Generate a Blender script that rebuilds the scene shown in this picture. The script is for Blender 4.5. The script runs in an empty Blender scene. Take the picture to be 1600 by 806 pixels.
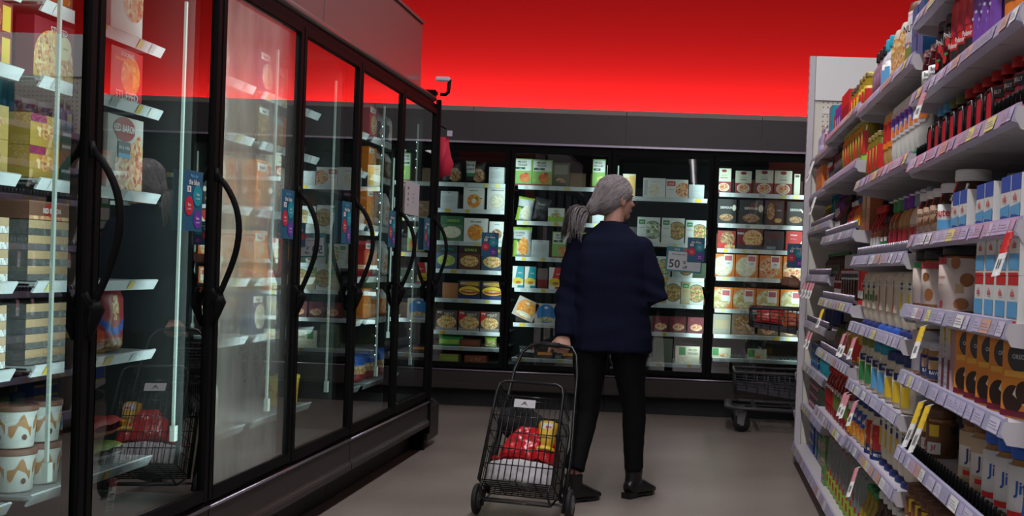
import bpy, math, random
from mathutils import Vector, Matrix, noise
R = math.radians
rnd = random.Random(7)
sc = bpy.context.scene
col = sc.collection

# ------------------------------------------------------------------ camera
YAW, PITCH, ROLL, FPX, CX, CY, CH = .0508, .0196, .0391, 1853., 996.6, 457.8, 1.1241
f0 = Vector((-math.sin(YAW)*math.cos(PITCH), math.cos(YAW)*math.cos(PITCH), -math.sin(PITCH)))
r0 = Vector((math.cos(YAW), math.sin(YAW), 0))
u0 = r0.cross(f0)
cr = r0*math.cos(ROLL) + u0*math.sin(ROLL)
cu = -r0*math.sin(ROLL) + u0*math.cos(ROLL)
cam_d = bpy.data.cameras.new('camera')
cam = bpy.data.objects.new('camera', cam_d); col.objects.link(cam)
m3 = Matrix((cr, cu, -f0)).transposed()
cam.matrix_world = Matrix.Translation((0, 0, CH)) @ m3.to_4x4()
cam_d.sensor_width = 36; cam_d.lens = FPX/1600*36
cam_d.shift_x = (800-CX)/1600; cam_d.shift_y = (CY-403)/1600
cam_d.clip_end = 100; cam_d.clip_start = .05
sc.camera = cam

# ------------------------------------------------------------------ world, exposure
w = bpy.data.worlds.new('world'); sc.world = w; w.use_nodes = True
bg = w.node_tree.nodes['Background']
bg.inputs[0].default_value = (.80, .82, 1, 1); bg.inputs[1].default_value = .045
vs = sc.view_settings
vs.view_transform = 'Standard'; vs.look = 'None'; vs.gamma = 1; vs.use_curve_mapping = False
vs.exposure = 0.0

def area(name, loc, rot, sx, sy, power, color=(1, 1, 1), spread=180):
    d = bpy.data.lights.new(name, 'AREA'); d.shape = 'RECTANGLE'; d.size = sx; d.size_y = sy
    d.energy = power; d.color = color; d.spread = R(spread)
    o = bpy.data.objects.new(name, d); o.location = loc; o.rotation_euler = rot; col.objects.link(o)
    return o
# the store's own ceiling tubes, a row over the aisle and one over each neighbour aisle
CEIL = 4.3
for x, pw in ((-.3, 95), (4.4, 45), (-5.6, 45)):
    for y in (-6.0, -1.0, 4.0):
        area('ceiling_tube_light', (x, y, CEIL-.16), (0, 0, 0), .16, 4.4, pw, (1, .97, 1))
# red cove lamp hidden behind the freezer header, washing the red wall
area('cove_light', (0.4, 9.90, 2.20), (R(180), 0, 0), 12, .06, 135, (1, .93, .88))

# ------------------------------------------------------------------ materials
MATS = {}
def mat(name, c, rough=.5, metal=0, em=None, es=0, spec=.5, coat=0, bump=0, bscale=40, var=0, alpha=None, trans=0):
    if name in MATS: return MATS[name]
    m = bpy.data.materials.new(name); m.use_nodes = True; nt = m.node_tree; b = nt.nodes['Principled BSDF']
    b.inputs['Base Color'].default_value = (*c, 1); b.inputs['Roughness'].default_value = rough
    b.inputs['Metallic'].default_value = metal; b.inputs['Specular IOR Level'].default_value = spec
    b.inputs['Coat Weight'].default_value = coat
    if trans: b.inputs['Transmission Weight'].default_value = trans
    if es: b.inputs['Emission Color'].default_value = (*(em or c), 1); b.inputs['Emission Strength'].default_value = es
    tc = nt.nodes.new('ShaderNodeTexCoord')
    n = nt.nodes.new('ShaderNodeTexNoise'); n.inputs['Scale'].default_value = bscale; n.inputs['Detail'].default_value = 5
    nt.links.new(tc.outputs['Object'], n.inputs['Vector'])
    if bump:
        bm_ = nt.nodes.new('ShaderNodeBump'); bm_.inputs['Strength'].default_value = bump; bm_.inputs['Distance'].default_value = .01
        nt.links.new(n.outputs['Fac'], bm_.inputs['Height']); nt.links.new(bm_.outputs['Normal'], b.inputs['Normal'])
    if var:
        mx = nt.nodes.new('ShaderNodeMix'); mx.data_type = 'RGBA'
        mx.inputs[6].default_value = (*[v*(1-var) for v in c], 1); mx.inputs[7].default_value = (*[min(1, v*(1+var)) for v in c], 1)
        nt.links.new(n.outputs['Fac'], mx.inputs[0]); nt.links.new(mx.outputs[2], b.inputs['Base Color'])
    else:
        nt.nodes.remove(tc) if not bump else None
    MATS[name] = m
    return m
def ramp_mat(name, cols, scale=60, rough=.45, kind='voronoi', coat=.3):
    """printed food: patches of several colours"""
    if name in MATS: return MATS[name]
    m = bpy.data.materials.new(name); m.use_nodes = True; nt = m.node_tree; b = nt.nodes['Principled BSDF']
    tc = nt.nodes.new('ShaderNodeTexCoord')
    if kind == 'voronoi':
        t = nt.nodes.new('ShaderNodeTexVoronoi'); t.inputs['Scale'].default_value = scale; out = t.outputs['Color']
        sep = nt.nodes.new('ShaderNodeSeparateColor'); nt.links.new(out, sep.inputs[0]); out = sep.outputs[0]
    else:
        t = nt.nodes.new('ShaderNodeTexNoise'); t.inputs['Scale'].default_value = scale; t.inputs['Detail'].default_value = 6; out = t.outputs['Fac']
    nt.links.new(tc.outputs['Object'], t.inputs['Vector'])
    r = nt.nodes.new('ShaderNodeValToRGB'); r.color_ramp.interpolation = 'EASE'
    el = r.color_ramp.elements
    lo, hi = (0, 1) if kind == 'voronoi' else (.32, .68)
    el[0].position = lo; el[0].color = (*cols[0], 1); el[1].position = hi; el[1].color = (*cols[-1], 1)
    for i, c in enumerate(cols[1:-1]):
        e = el.new(lo+(hi-lo)*(i+1)/(len(cols)-1)); e.color = (*c, 1)
    nt.links.new(out, r.inputs[0]); nt.links.new(r.outputs[0], b.inputs['Base Color'])
    b.inputs['Roughness'].default_value = rough; b.inputs['Coat Weight'].default_value = coat; b.inputs['Coat Roughness'].default_value = .15
    MATS[name] = m
    return m
def C(name, *c, rough=.42, **k): return mat(name, c, rough, **k)
WHITE = C('white_print', .78, .78, .76); CREAM = C('cream', .72, .62, .44); BLACK = C('black_print', .012, .012, .014)
RED = C('red', .62, .02, .02); DRED = C('dark_red', .20, .008, .012); ORANGE = C('orange', .85, .22, .02); YELLOW = C('yellow', .82, .56, .03)
GREEN = C('green', .04, .26, .07); LIME = C('lime', .34, .55, .06); DGREEN = C('dark_green', .015, .09, .03); TEAL = C('teal', .01, .30, .38)
BLUE = C('blue', .02, .10, .48); NAVY = C('navy', .01, .03, .16); LBLUE = C('light_blue', .12, .42, .75); PURPLE = C('purple', .16, .03, .35)
MAROON = C('maroon', .16, .01, .03); BROWN = C('brown', .12, .045, .018); TAN = C('tan', .50, .30, .13); GREY = C('grey', .32, .34, .36)
LGREY = C('light_grey', .52, .56, .58); DGREY = C('dark_grey', .06, .06, .065); PINK = C('pink', .75, .25, .32); LILAC = C('lilac', .50, .46, .66)
MAYO = C('mayonnaise', .72, .64, .50, rough=.25); CHOC = C('chocolate_spread', .045, .014, .006, rough=.12); PB = C('peanut_butter', .33, .15, .045, rough=.2)
JAM = C('jam', .05, .004, .008, rough=.1); KETCH = C('ketchup', .30, .008, .008, rough=.2); MUST = C('mustard', .72, .40, .02, rough=.25); OIL = C('golden_liquid', .38, .26, .02, rough=.08)
AMBER = C('amber_liquid', .26, .09, .015, rough=.08); OLIVE = C('olive_jar', .16, .17, .015, rough=.1); FROST = C('pale_plastic', .60, .64, .66, rough=.25)
SILVER = mat('silver_foil', (.75, .75, .75), .22, .9, bump=.5, bscale=25)
F_PASTA = ramp_mat('pasta_print', [(.75, .50, .16), (.62, .25, .05), (.85, .70, .38), (.35, .10, .03)], 110)
F_PIZZA = ramp_mat('pizza_print', [(.80, .55, .28), (.55, .06, .03), (.85, .66, .42), (.72, .30, .10)], 75)
F_GREENS = ramp_mat('vegetable_print', [(.12, .28, .04), (.75, .72, .50), (.45, .42, .10), (.55, .14, .05)], 110)
F_ORANGE = ramp_mat('orange_food_print', [(.85, .32, .03), (.75, .20, .02), (.9, .5, .1)], 60)
F_PALE = ramp_mat('pale_food_print', [(.80, .76, .62), (.66, .60, .42), (.86, .82, .7)], 70)
F_BROWN = ramp_mat('brown_food_print', [(.42, .22, .09), (.18, .07, .03), (.60, .38, .18)], 80)
F_RED = ramp_mat('tomato_print', [(.6, .05, .02), (.75, .18, .05), (.35, .02, .01)], 70)
F_MIX = ramp_mat('mixed_sweets_print', [(.55, .04, .05), (.1, .2, .5), (.8, .6, .2), (.7, .7, .7)], 90)
ALMOND = C('almond_print', .30, .11, .03); GINGHAM = ramp_mat('gingham_cloth', [(.75, .70, .68), (.55, .05, .06)], 160)

M_BLK = mat('black_painted_frame', (.0055, .0055, .006), .5, 0, spec=.07)
M_BASE = mat('brown_black_base_panel', (.026, .020, .019), .42, bump=.05, bscale=9)
M_KICK = mat('black_kick_plate', (.006, .006, .006), .6)
M_CANOPY = mat('taupe_canopy_panel', (.150, .112, .108), .30, coat=.2, bump=.02, bscale=3)
M_HEAD = mat('charcoal_header_panel', (.055, .047, .053), .45)
M_TOPTRIM = mat('grey_top_trim', (.30, .26, .25), .5)
M_CHROME = mat('brushed_trim', (.42, .38, .46), .3, .8)
M_LINER = mat('freezer_liner', (.035, .040, .040), .6, spec=.2)
M_LINERL = mat('freezer_liner_grey', (.16, .17, .17), .5)
M_SHELFW = mat('white_wire_shelf', (.55, .58, .60), .4)
M_LIP = mat('white_shelf_lip', (.70, .76, .80), .3)
M_LED = mat('led_strip_housing', (.24, .28, .26), .5, em=(.85, 1, .93), es=.05)
M_DOT = mat('led_dot', (1, 1, 1), .3, em=(.75, .98, 1), es=7)
M_GON = mat('white_gondola_paint', (.58, .55, .58), .42)
M_GONB = mat('gondola_back_panel', (.13, .12, .13), .6)
M_GLIP = mat('lilac_price_rail', (.42, .40, .56), .28)
M_TUBE = mat('lamp_tube', (1, 1, 1), .4, em=(1, .97, 1), es=5)
M_STEEL = mat('dull_steel', (.28, .28, .29), .35, .8)
M_WIRE = mat('black_wire', (.035, .037, .040), .26, .75)
M_RUB = mat('black_rubber', (.012, .012, .012), .7)

def glass_mat(name, fog=0):
    m = bpy.data.materials.new(name); m.use_nodes = True; nt = m.node_tree; nt.nodes.clear()
    N, L = nt.nodes.new, nt.links.new
    out = N('ShaderNodeOutputMaterial'); tr = N('ShaderNodeBsdfTransparent'); gl = N('ShaderNodeBsdfGlossy')
    tr.inputs[0].default_value = (.84, .92, .90, 1); gl.inputs['Color'].default_value = (1, 1, 1, 1); gl.inputs['Roughness'].default_value = .012
    # wavy laminated panes: very soft bump
    fr = N('ShaderNodeFresnel'); fr.inputs['IOR'].default_value = 1.5
    s1 = N('ShaderNodeMath'); s1.operation = 'SUBTRACT'; s1.inputs[0].default_value = 1; L(fr.outputs[0], s1.inputs[1])
    p = N('ShaderNodeMath'); p.operation = 'POWER'; L(s1.outputs[0], p.inputs[0]); p.inputs[1].default_value = 3.0   # several surfaces of a multi-pane door
    s2 = N('ShaderNodeMath'); s2.operation = 'SUBTRACT'; s2.inputs[0].default_value = 1; L(p.outputs[0], s2.inputs[1])
    mx = N('ShaderNodeMixShader'); L(s2.outputs[0], mx.inputs[0]); L(gl.outputs[0], mx.inputs[2])
    if fog:
        df = N('ShaderNodeBsdfTranslucent'); df.inputs[0].default_value = (.88, .96, .92, 1)
        d2 = N('ShaderNodeBsdfDiffuse'); d2.inputs[0].default_value = (.75, .80, .78, 1)
        dm = N('ShaderNodeMixShader'); dm.inputs[0].default_value = .45; L(df.outputs[0], dm.inputs[1]); L(d2.outputs[0], dm.inputs[2])
        tc = N('ShaderNodeTexCoord'); mp = N('ShaderNodeMapping'); mp.inputs['Scale'].default_value = (3.2, 1, 1.3)
        nz = N('ShaderNodeTexNoise'); nz.inputs['Scale'].default_value = 1.6; nz.inputs['Detail'].default_value = 6
        L(tc.outputs['Object'], mp.inputs[0]); L(mp.outputs[0], nz.inputs['Vector'])
        rp = N('ShaderNodeMapRange'); rp.inputs[1].default_value = .32; rp.inputs[2].default_value = .75; rp.inputs[3].default_value = fog*.45; rp.inputs[4].default_value = fog
        L(nz.outputs['Fac'], rp.inputs[0])
        sx = N('ShaderNodeSeparateXYZ'); L(tc.outputs['Object'], sx.inputs[0])   # the far strip of the pane has dried off
        r3 = N('ShaderNodeMapRange'); r3.interpolation_type = 'SMOOTHSTEP'; r3.inputs[1].default_value = .74; r3.inputs[2].default_value = .50; r3.inputs[3].default_value = .12; r3.inputs[4].default_value = 1
        L(sx.outputs[0], r3.inputs[0]); mu = N('ShaderNodeMath'); mu.operation = 'MULTIPLY'; L(rp.outputs[0], mu.inputs[0]); L(r3.outputs[0], mu.inputs[1])
        m2 = N('ShaderNodeMixShader'); L(mu.outputs[0], m2.inputs[0]); L(tr.outputs[0], m2.inputs[1]); L(dm.outputs[0], m2.inputs[2]); L(m2.outputs[0], mx.inputs[1])
    else:
        L(tr.outputs[0], mx.inputs[1])
    L(mx.outputs[0], out.inputs[0])
    return m
GLASS = glass_mat('door_glass'); GLASS_FOG = glass_mat('misted_door_glass', .90)

# ------------------------------------------------------------------ mesh builder
TXT = {}
def text_geo(s):
    """text as a filled flat mesh, height 1 for capitals, centred"""
    if s in TXT: return TXT[s]
    cu_ = bpy.data.curves.new('t', 'FONT'); cu_.body = s; cu_.size = 1; cu_.resolution_u = 2; cu_.offset = .02
    o = bpy.data.objects.new('t', cu_); col.objects.link(o)
    dg = bpy.context.evaluated_depsgraph_get(); me = o.evaluated_get(dg).to_mesh()
    vs_ = [tuple(v.co) for v in me.vertices]; fs = [tuple(p.vertices) for p in me.polygons]
    o.to_mesh_clear(); bpy.data.objects.remove(o); bpy.data.curves.remove(cu_)
    if vs_:
        x0 = min(v[0] for v in vs_); x1 = max(v[0] for v in vs_); y0 = min(v[1] for v in vs_); y1 = max(v[1] for v in vs_)
        vs_ = [((v[0]-(x0+x1)/2)/(y1-y0), (v[1]-(y0+y1)/2)/(y1-y0)) for v in vs_]
        wd = (x1-x0)/(y1-y0)
    else: wd = 1
    TXT[s] = (vs_, fs, wd); return TXT[s]

class MB:
    def __init__(s): s.v = []; s.f = []; s.m = []; s.sm = []; s.mats = []
    def mi(s, m):
        if m not in s.mats: s.mats.append(m)
        return s.mats.index(m)
    def add(s, vs_, fs, m, smooth=False):
        n = len(s.v); s.v += [tuple(v) for v in vs_]; k = s.mi(m)
        for f in fs: s.f.append(tuple(n+i for i in f)); s.m.append(k); s.sm.append(smooth)
    def box(s, x0, y0, z0, x1, y1, z1, m):
        s.add([(x0, y0, z0), (x1, y0, z0), (x1, y1, z0), (x0, y1, z0), (x0, y0, z1), (x1, y0, z1), (x1, y1, z1), (x0, y1, z1)],
              [(0, 3, 2, 1), (4, 5, 6, 7), (0, 1, 5, 4), (1, 2, 6, 5), (2, 3, 7, 6), (3, 0, 4, 7)], m)
        return s
    def prism(s, poly, axis, a0, a1, m, smooth=False):
        """poly in the two other axes (ordered x,y,z without axis)"""
        def P(p, a): return {'x': (a, p[0], p[1]), 'y': (p[0], a, p[1]), 'z': (p[0], p[1], a)}[axis]
        n = len(poly); vs_ = [P(p, a0) for p in poly]+[P(p, a1) for p in poly]
        fs = [tuple(range(n)), tuple(range(2*n-1, n-1, -1))]+[(i, i+n, (i+1) % n+n, (i+1) % n) for i in range(n)]
        s.add(vs_, fs, m, smooth); return s
    def lathe(s, prof, m, seg=18, sx=1, sy=1, c=(0, 0, 0), a0=0, a1=2*math.pi, smooth=True):
        full = abs(a1-a0-2*math.pi) < 1e-6; n = seg if full else seg+1; vs_ = []; fs = []
        for r, z in prof:
            for i in range(n):
                a = a0+(a1-a0)*i/seg
                vs_.append((c[0]+r*math.cos(a)*sx, c[1]+r*math.sin(a)*sy, c[2]+z))
        for j in range(len(prof)-1):
            for i in range(n if full else n-1):
                i2 = (i+1) % n; fs.append((j*n+i, j*n+i2, (j+1)*n+i2, (j+1)*n+i))
        s.add(vs_, fs, m, smooth)
        if full:
            k = len(s.v)-len(vs_)
            if prof[0][0] > 1e-5: s.f.append(tuple(k+i for i in range(n-1, -1, -1))); s.m.append(s.mi(m)); s.sm.append(False)
            if prof[-1][0] > 1e-5: s.f.append(tuple(k+(len(prof)-1)*n+i for i in range(n))); s.m.append(s.mi(m)); s.sm.append(False)
        return s
    def tube(s, pts, r, m, seg=8, side=None, cap=True, closed=False, taper=True):
        """r: number or list of (a,b); a along side vector"""
        pts = [Vector(p) for p in pts]; n = len(pts); rr = r if isinstance(r, list) else [r]*n; vs_ = []; fs = []
        prev = Vector(side) if side else None
        for i, p in enumerate(pts):
            if closed: d = pts[(i+1) % n]-pts[i-1]
            else: d = pts[min(i+1, n-1)]-pts[max(i-1, 0)]
            d.normalize()
            if prev is None: prev = Vector((0, 0, 1)) if abs(d.z) < .9 else Vector((1, 0, 0))
            a = prev-d*prev.dot(d)
            if a.length < 1e-4: a = d.orthogonal()
            a.normalize(); b = d.cross(a)
            if not side: prev = a
            ra, rb = rr[i] if isinstance(rr[i], tuple) else (rr[i], rr[i])
            for k in range(seg):
                t = 2*math.pi*k/seg; vs_.append(p+a*math.cos(t)*ra+b*math.sin(t)*rb)
        for i in range(n if closed else n-1):
            j = (i+1) % n
            for k in range(seg):
                k2 = (k+1) % seg; fs.append((i*seg+k, i*seg+k2, j*seg+k2, j*seg+k))
        if cap and not closed: fs += [tuple(range(seg-1, -1, -1)), tuple((n-1)*seg+k for k in range(seg))]
        s.add(vs_, fs, m, True); return s
    def ball(s, c, r, m, seg=14, rings=9, rot=None):
        rx, ry, rz = r if isinstance(r, tuple) else (r, r, r); vs_ = []; fs = []
        for j in range(rings+1):
            t = math.pi*j/rings-math.pi/2
            for i in range(seg):
                a = 2*math.pi*i/seg; p = Vector((rx*math.cos(t)*math.cos(a), ry*math.cos(t)*math.sin(a), rz*math.sin(t)))
                if rot: p = rot @ p
                vs_.append(p+Vector(c))
        for j in range(rings):
            for i in range(seg):
                i2 = (i+1) % seg; fs.append((j*seg+i, j*seg+i2, (j+1)*seg+i2, (j+1)*seg+i))
        s.add(vs_, fs, m, True); return s
    def text(s, t, x, z, h, m, y=0, maxw=None, wrap=None, ang=0):
        """text on a face looking to -y; wrap = radius of a standing cylinder"""
        vs_, fs, wd = text_geo(t); sx = h if not maxw or wd*h <= maxw else maxw/wd; out = []
        for a, b in vs_:
            px, pz = a*sx, b*h
            if ang: px, pz = px*math.cos(ang)-pz*math.sin(ang), px*math.sin(ang)+pz*math.cos(ang)
            px += x; pz += z
            if wrap: out.append((wrap*math.sin(px/wrap), -wrap*math.cos(px/wrap), pz))
            else: out.append((px, y, pz))
        s.add(out, fs, m); return s
    def mesh(s, name, bevel=0):
        me = bpy.data.meshes.new(name); me.from_pydata(s.v, [], s.f)
        for m in s.mats: me.materials.append(m)
        me.polygons.foreach_set('material_index', s.m); me.polygons.foreach_set('use_smooth', s.sm); me.update()
        if bevel:
            import bmesh
            b = bmesh.new(); b.from_mesh(me); bmesh.ops.remove_doubles(b, verts=b.verts, dist=1e-5)
            es = [e for e in b.edges if len(e.link_faces) == 2 and e.calc_face_angle() > R(40)]
            bmesh.ops.bevel(b, geom=es, offset=bevel, segments=2, affect='EDGES', clamp_overlap=True); b.to_mesh(me); b.free()
        return me

def link(name, me, parent=None, loc=None, rot=None):
    o = bpy.data.objects.new(name, me); col.objects.link(o)
    if parent: o.parent = parent
    if loc is not None: o.location = loc
    if rot is not None: o.rotation_euler = rot
    return o
def tag(o, label, cat, group=None):
    n = len(label.split()); assert 4 <= n <= 16, (n, label)
    o['label'] = label; o['category'] = cat
    if group: o['group'] = group
    return o
def thing(name, label, cat, loc=(0, 0, 0), rot=(0, 0, 0), group=None):
    o = link(name, None, None, loc, rot); o.empty_display_size = .1; return tag(o, label, cat, group)
def part(name, mb, parent, label=None, bevel=0, loc=None, rot=None):
    o = link(name, mb.mesh(name, bevel) if isinstance(mb, MB) else mb, parent, loc, rot)
    if label: o['label'] = label
    return o
def struct(name, mb, kind='structure'):
    o = link(name, mb.mesh(name)); o['kind'] = kind; return o

# ------------------------------------------------------------------ setting
def floor_mat():
    m = bpy.data.materials.new('polished_taupe_floor'); m.use_nodes = True; nt = m.node_tree; b = nt.nodes['Principled BSDF']
    N, L = nt.nodes.new, nt.links.new
    tc = N('ShaderNodeTexCoord'); n1 = N('ShaderNodeTexNoise'); n1.inputs['Scale'].default_value = 1.3; n1.inputs['Detail'].default_value = 8
    n2 = N('ShaderNodeTexNoise'); n2.inputs['Scale'].default_value = 55; n2.inputs['Detail'].default_value = 4
    L(tc.outputs['Object'], n1.inputs['Vector']); L(tc.outputs['Object'], n2.inputs['Vector'])
    r = N('ShaderNodeValToRGB'); r.color_ramp.elements[0].position = .3; r.color_ramp.elements[0].color = (.205, .172, .150, 1)
    r.color_ramp.elements[1].position = .72; r.color_ramp.elements[1].color = (.295, .256, .228, 1)
    ad = N('ShaderNodeMath'); ad.operation = 'MULTIPLY_ADD'; ad.inputs[1].default_value = .35
    L(n2.outputs['Fac'], ad.inputs[0]); sb = N('ShaderNodeMath'); sb.operation = 'SUBTRACT'; L(n1.outputs['Fac'], sb.inputs[0]); sb.inputs[1].default_value = .17
    L(sb.outputs[0], ad.inputs[2]); L(ad.outputs[0], r.inputs[0]); L(r.outputs[0], b.inputs['Base Color'])
    b.inputs['Roughness'].default_value = .38; b.inputs['Specular IOR Level'].default_value = .35
    return m
struct('floor', MB().box(-9, -28, -.05, 9, 10.1, 0, floor_mat()))
struct('ceiling', MB().box(-9, -28, CEIL, 9, 10.1, CEIL+.05, mat('grey_ceiling', (.25, .25, .26), .8)))
struct('wall_back', MB().box(-9, 10.05, 0, 9, 10.15, CEIL, mat('red_painted_wall', (.80, .0135, .014), .8, spec=.08)))
for x in (-.3, 4.4, -5.6):
    for y in (-21, -16, -11, -6, -1, 4):
        t = thing('ceiling_lamp', 'long white tube lamp on the ceiling %s' % ('above this aisle' if x == -.3 else 'above a neighbouring aisle'), 'lamp', (x, y, 0), group='ceiling tube lamps')
        part('housing', MB().box(-.11, -2.3, CEIL-.10, .11, 2.3, CEIL, M_GON), t)
        part('tube', MB().tube([(0, -2.22, CEIL-.125), (0, 2.22, CEIL-.125)], .03, M_TUBE, 10), t)

# ------------------------------------------------------------------ freezers
# local frame of a two-door case: x along the front (0..1.58), y = 0 front plane, +y into the case
DW = .79
TOPZ = 2.045
def info_card(name, label, mw, loc, rot):
    b = MB(); b.box(-.066, -.002, -.093, .066, 0, .093, C('card_blue', .015, .11, .20))
    y = -.0035
    def disc(cx, cz, r, m):
        b.add([(cx+r*math.cos(2*math.pi*k/20), y, cz+r*math.sin(2*math.pi*k/20)) for k in range(20)], [tuple(range(20))], m)
    disc(.028, .018, .033, TEAL); disc(-.032, -.016, .030, C('card_red', .6, .02, .05)); disc(.030, -.056, .028, PURPLE)
    b.text('More for', 0, .077, .011, LBLUE, y, .09); b.text('the blue', 0, .058, .017, WHITE, y, .11)
    b.box(-.045, -.003, .026, -.020, -.002, .045, WHITE); b.box(-.038, -.0035, .030, -.030, -.0031, .041, RED)
    for (x, z) in ((.028, .022), (-.032, -.012), (.030, -.052)):
        b.text('Save', x, z, .009, WHITE, y-.001, .04); b.text('on food', x, z-.013, .006, WHITE, y-.001, .04)
    o = part(name, b, None, None, 0, loc, rot); return tag(o, label, 'sign')

def handle(side=1):
    """bow handle with a forked foot, standing on the door stile; protrudes to -y"""
    b = MB(); pts = []
    for i in range(17):
        t = i/16; pts.append((0, -.006-.072*math.sin(math.pi*(t**.8))-.012*t, 1.375-.40*t))
    b.tube(pts, [(.013-.004*abs(2*i/16-1), .010) for i in range(17)], M_BLK, 8, side=(1, 0, 0))
    b.tube([(0, -.002, 1.40), (0, -.010, 1.36)], [(.010, .006), (.015, .010)], M_BLK, 8, side=(1, 0, 0))
    # forked foot tapering downward
    b.tube([(0, -.018, .99), (0, -.030, .965), (0, -.020, .93), (0, -.008, .885)], [(.030, .014), (.028, .016), (.018, .012), (.006, .005)], M_BLK, 8, side=(1, 0, 0))
    for s in (-1, 1): b.tube([(s*.030, -.010, 1.01), (s*.024, -.022, .985), (0, -.030, .955)], .008, M_BLK, 6)
    return b

def price_strip(x0, x1, z0, z1, y, n, seed, pal):
    q = random.Random(seed); b = MB(); b.box(x0, y-.0012, z0, x1, y, z1, pal[0]); p = x0+.01
    while p < x1-.06:
        wd = q.choice((.03, .045, .06, .075)); c = q.choice(pal[1:]); b.box(p, y-.0025, z0+.004, min(p+wd, x1), y-.001, z1-.004, c)
        if q.random() < .55: b.text(q.choice(('2.49', '3.99', '4.79', '5.29', '6.99')), p+wd/2, (z0+z1)/2, (z1-z0)*.42, DGREY, y-.003, wd*.8)
        p += wd+q.choice((.004, .02, .06, .11))
    return b
PAL_F = (M_LIP, M_LIP, WHITE, YELLOW, C('pale_yellow', .75, .70, .25), M_LIP, LGREY)
PAL_G = (M_GLIP, LILAC, WHITE, C('pale_lilac', .60, .57, .72), C('price_pink', .56, .38, .50), C('pale_lilac', 0, 0, 0), LILAC, M_GLIP, C('pale_yellow', .75, .70, .25), C('pale_lilac', 0, 0, 0), LILAC, M_GLIP, C('orange_tag', .62, .36, .28))

def freezer(name_label, loc, rotz, shelves, fog=(False, False), lip_in=.19, side_end=None, header='canopy', led=(0, 1, 2), hand_side=1, dots=False):
    """shelves: two lists of lip-bottom heights, one per door"""
    t = thing('freezer_case', name_label, 'freezer', loc, (0, 0, rotz))
    W = 2*DW; D = .86
    b = MB()   # cabinet
    b.box(0.002, .80, .17, W-.002, D, 2.05, M_LINER); b.box(0.002, .05, .17, .022, .80, 2.05, M_LINER); b.box(W-.022, .05, .17, W-.002, .80, 2.05, M_LINER)
    b.box(.022, .06, .26, W-.022, .80, .335, M_LINERL); b.box(0.002, .04, 2.02, W-.002, D, 2.06, M_LINER)
    part('cabinet', b, t)
    b = MB(); b.prism([(.0, .30), (-.02, .285), (-.02, .19), (-.032, .178), (-.032, .150), (-.012, .14), (.05, .14), (.05, .30)], 'x', 0.002, W-.002, M_BASE)
    part('base_panel', b, t, bevel=.003)
    part('kick_plate', MB().box(0.002, .085, 0, W-.002, .80, .14, M_KICK), t)
    part('bumper_rail', MB().tube([(0.004, -.024, .292), (W-.004, -.024, .292)], .006, M_CHROME, 8), t)
    # outer frame
    b = MB(); b.box(0.002, 0, 2.028, W-.002, .05, 2.06, M_BLK); b.box(0.002, 0, .30, W-.002, .05, .335, M_BLK)
    for x, h in ((.002, .032), (DW-.014, .028), (W-.034, .032)): b.box(x, 0.012, .335, x+h, .040, 2.028, M_BLK)
    part('front_frame', b, t)
    for k in led:
        x = (.042, DW, W-.042)[k]; b = MB(); b.box(x-.005, .084, .56, x+.005, .092, 1.93, M_LED)
        b.box(x-.012, .078, .51, x+.012, .094, .56, M_LED)
        for j in range(26 if dots else 0):
            if j % 7 < 4:
                for s in (-1, 1): b.box(x+s*.0045-.0016, .0915, .62+j*.05, x+s*.0045+.0016, .0940, .626+j*.05, M_DOT)
        part('led_strip', b, t)
    for d in (0, 1):
        x0 = d*DW+.004; x1 = (d+1)*DW-.004; dr = link('door', None, t); fw = .030
        b = MB(); b.box(x0, -.018, .312, x0+fw, .010, 2.026, M_BLK); b.box(x1-fw, -.018, .312, x1, .010, 2.026, M_BLK)
        b.box(x0+fw, -.018, 1.992, x1-fw, .010, 2.026, M_BLK); b.box(x0+fw, -.018, .312, x1-fw, .010, .352, M_BLK)
        part('door_frame', b, dr, bevel=.003)
        g = MB(); g.add([(x0+fw, -.006, .352), (x1-fw, -.006, .352), (x1-fw, -.006, 1.992), (x0+fw, -.006, 1.992)], [(0, 1, 2, 3)], GLASS_FOG if fog[d] else GLASS)
        part('glass', g, dr)
        hb = handle(); hx = x1-fw/2-.004 if hand_side > 0 else x0+fw/2+.004
        part('handle', hb, dr, None, 0, (hx, -.018, 0))
        for i, z in enumerate(shelves[d]):
            s = MB(); xa = d*DW+.046; xb = (d+1)*DW-.046; zt = z+.03
            s.prism([(lip_in+.016, z), (lip_in, z+.030), (lip_in+.005, z+.033), (lip_in+.022, z+.002)], 'x', xa, xb, M_LIP)
            nw = 24
            for k in range(nw+1): s.box(xa+(xb-xa)*k/nw-.002, lip_in+.01, zt-.006, xa+(xb-xa)*k/nw+.002, .79, zt-.001, M_SHELFW)
            for k in range(5): s.box(xa, lip_in+.02+k*.14, zt-.012, xb, lip_in+.026+k*.14, zt-.006, M_SHELFW)
            s.box(xa, lip_in+.01, zt-.0155, xb, .79, zt-.0125, M_LINERL)
            sh = part('shelf', s, t)
            q = random.Random(i*7+d*31+int(abs(loc[0])*100+loc[1]*10)); pb = MB(); xp = xa+.05
            while xp < xb-.08:
                m_ = q.choice((YELLOW, MATS['pale_yellow'], LGREY, WHITE)); h0 = .006; a = (lip_in+.0145, z+.003); c = (lip_in+.0005, z+.028); wd = q.choice((.03, .045))
                pb.add([(xp, a[0]-.002, a[1]), (xp+wd, a[0]-.002, a[1]), (xp+wd, c[0]-.002, c[1]), (xp, c[0]-.002, c[1])], [(0, 1, 2, 3)], m_); xp += wd+q.choice((.05, .12, .2))
            if pb.v: part('price_label', pb, sh)['kind'] = 'stuff'
    return t, D

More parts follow.
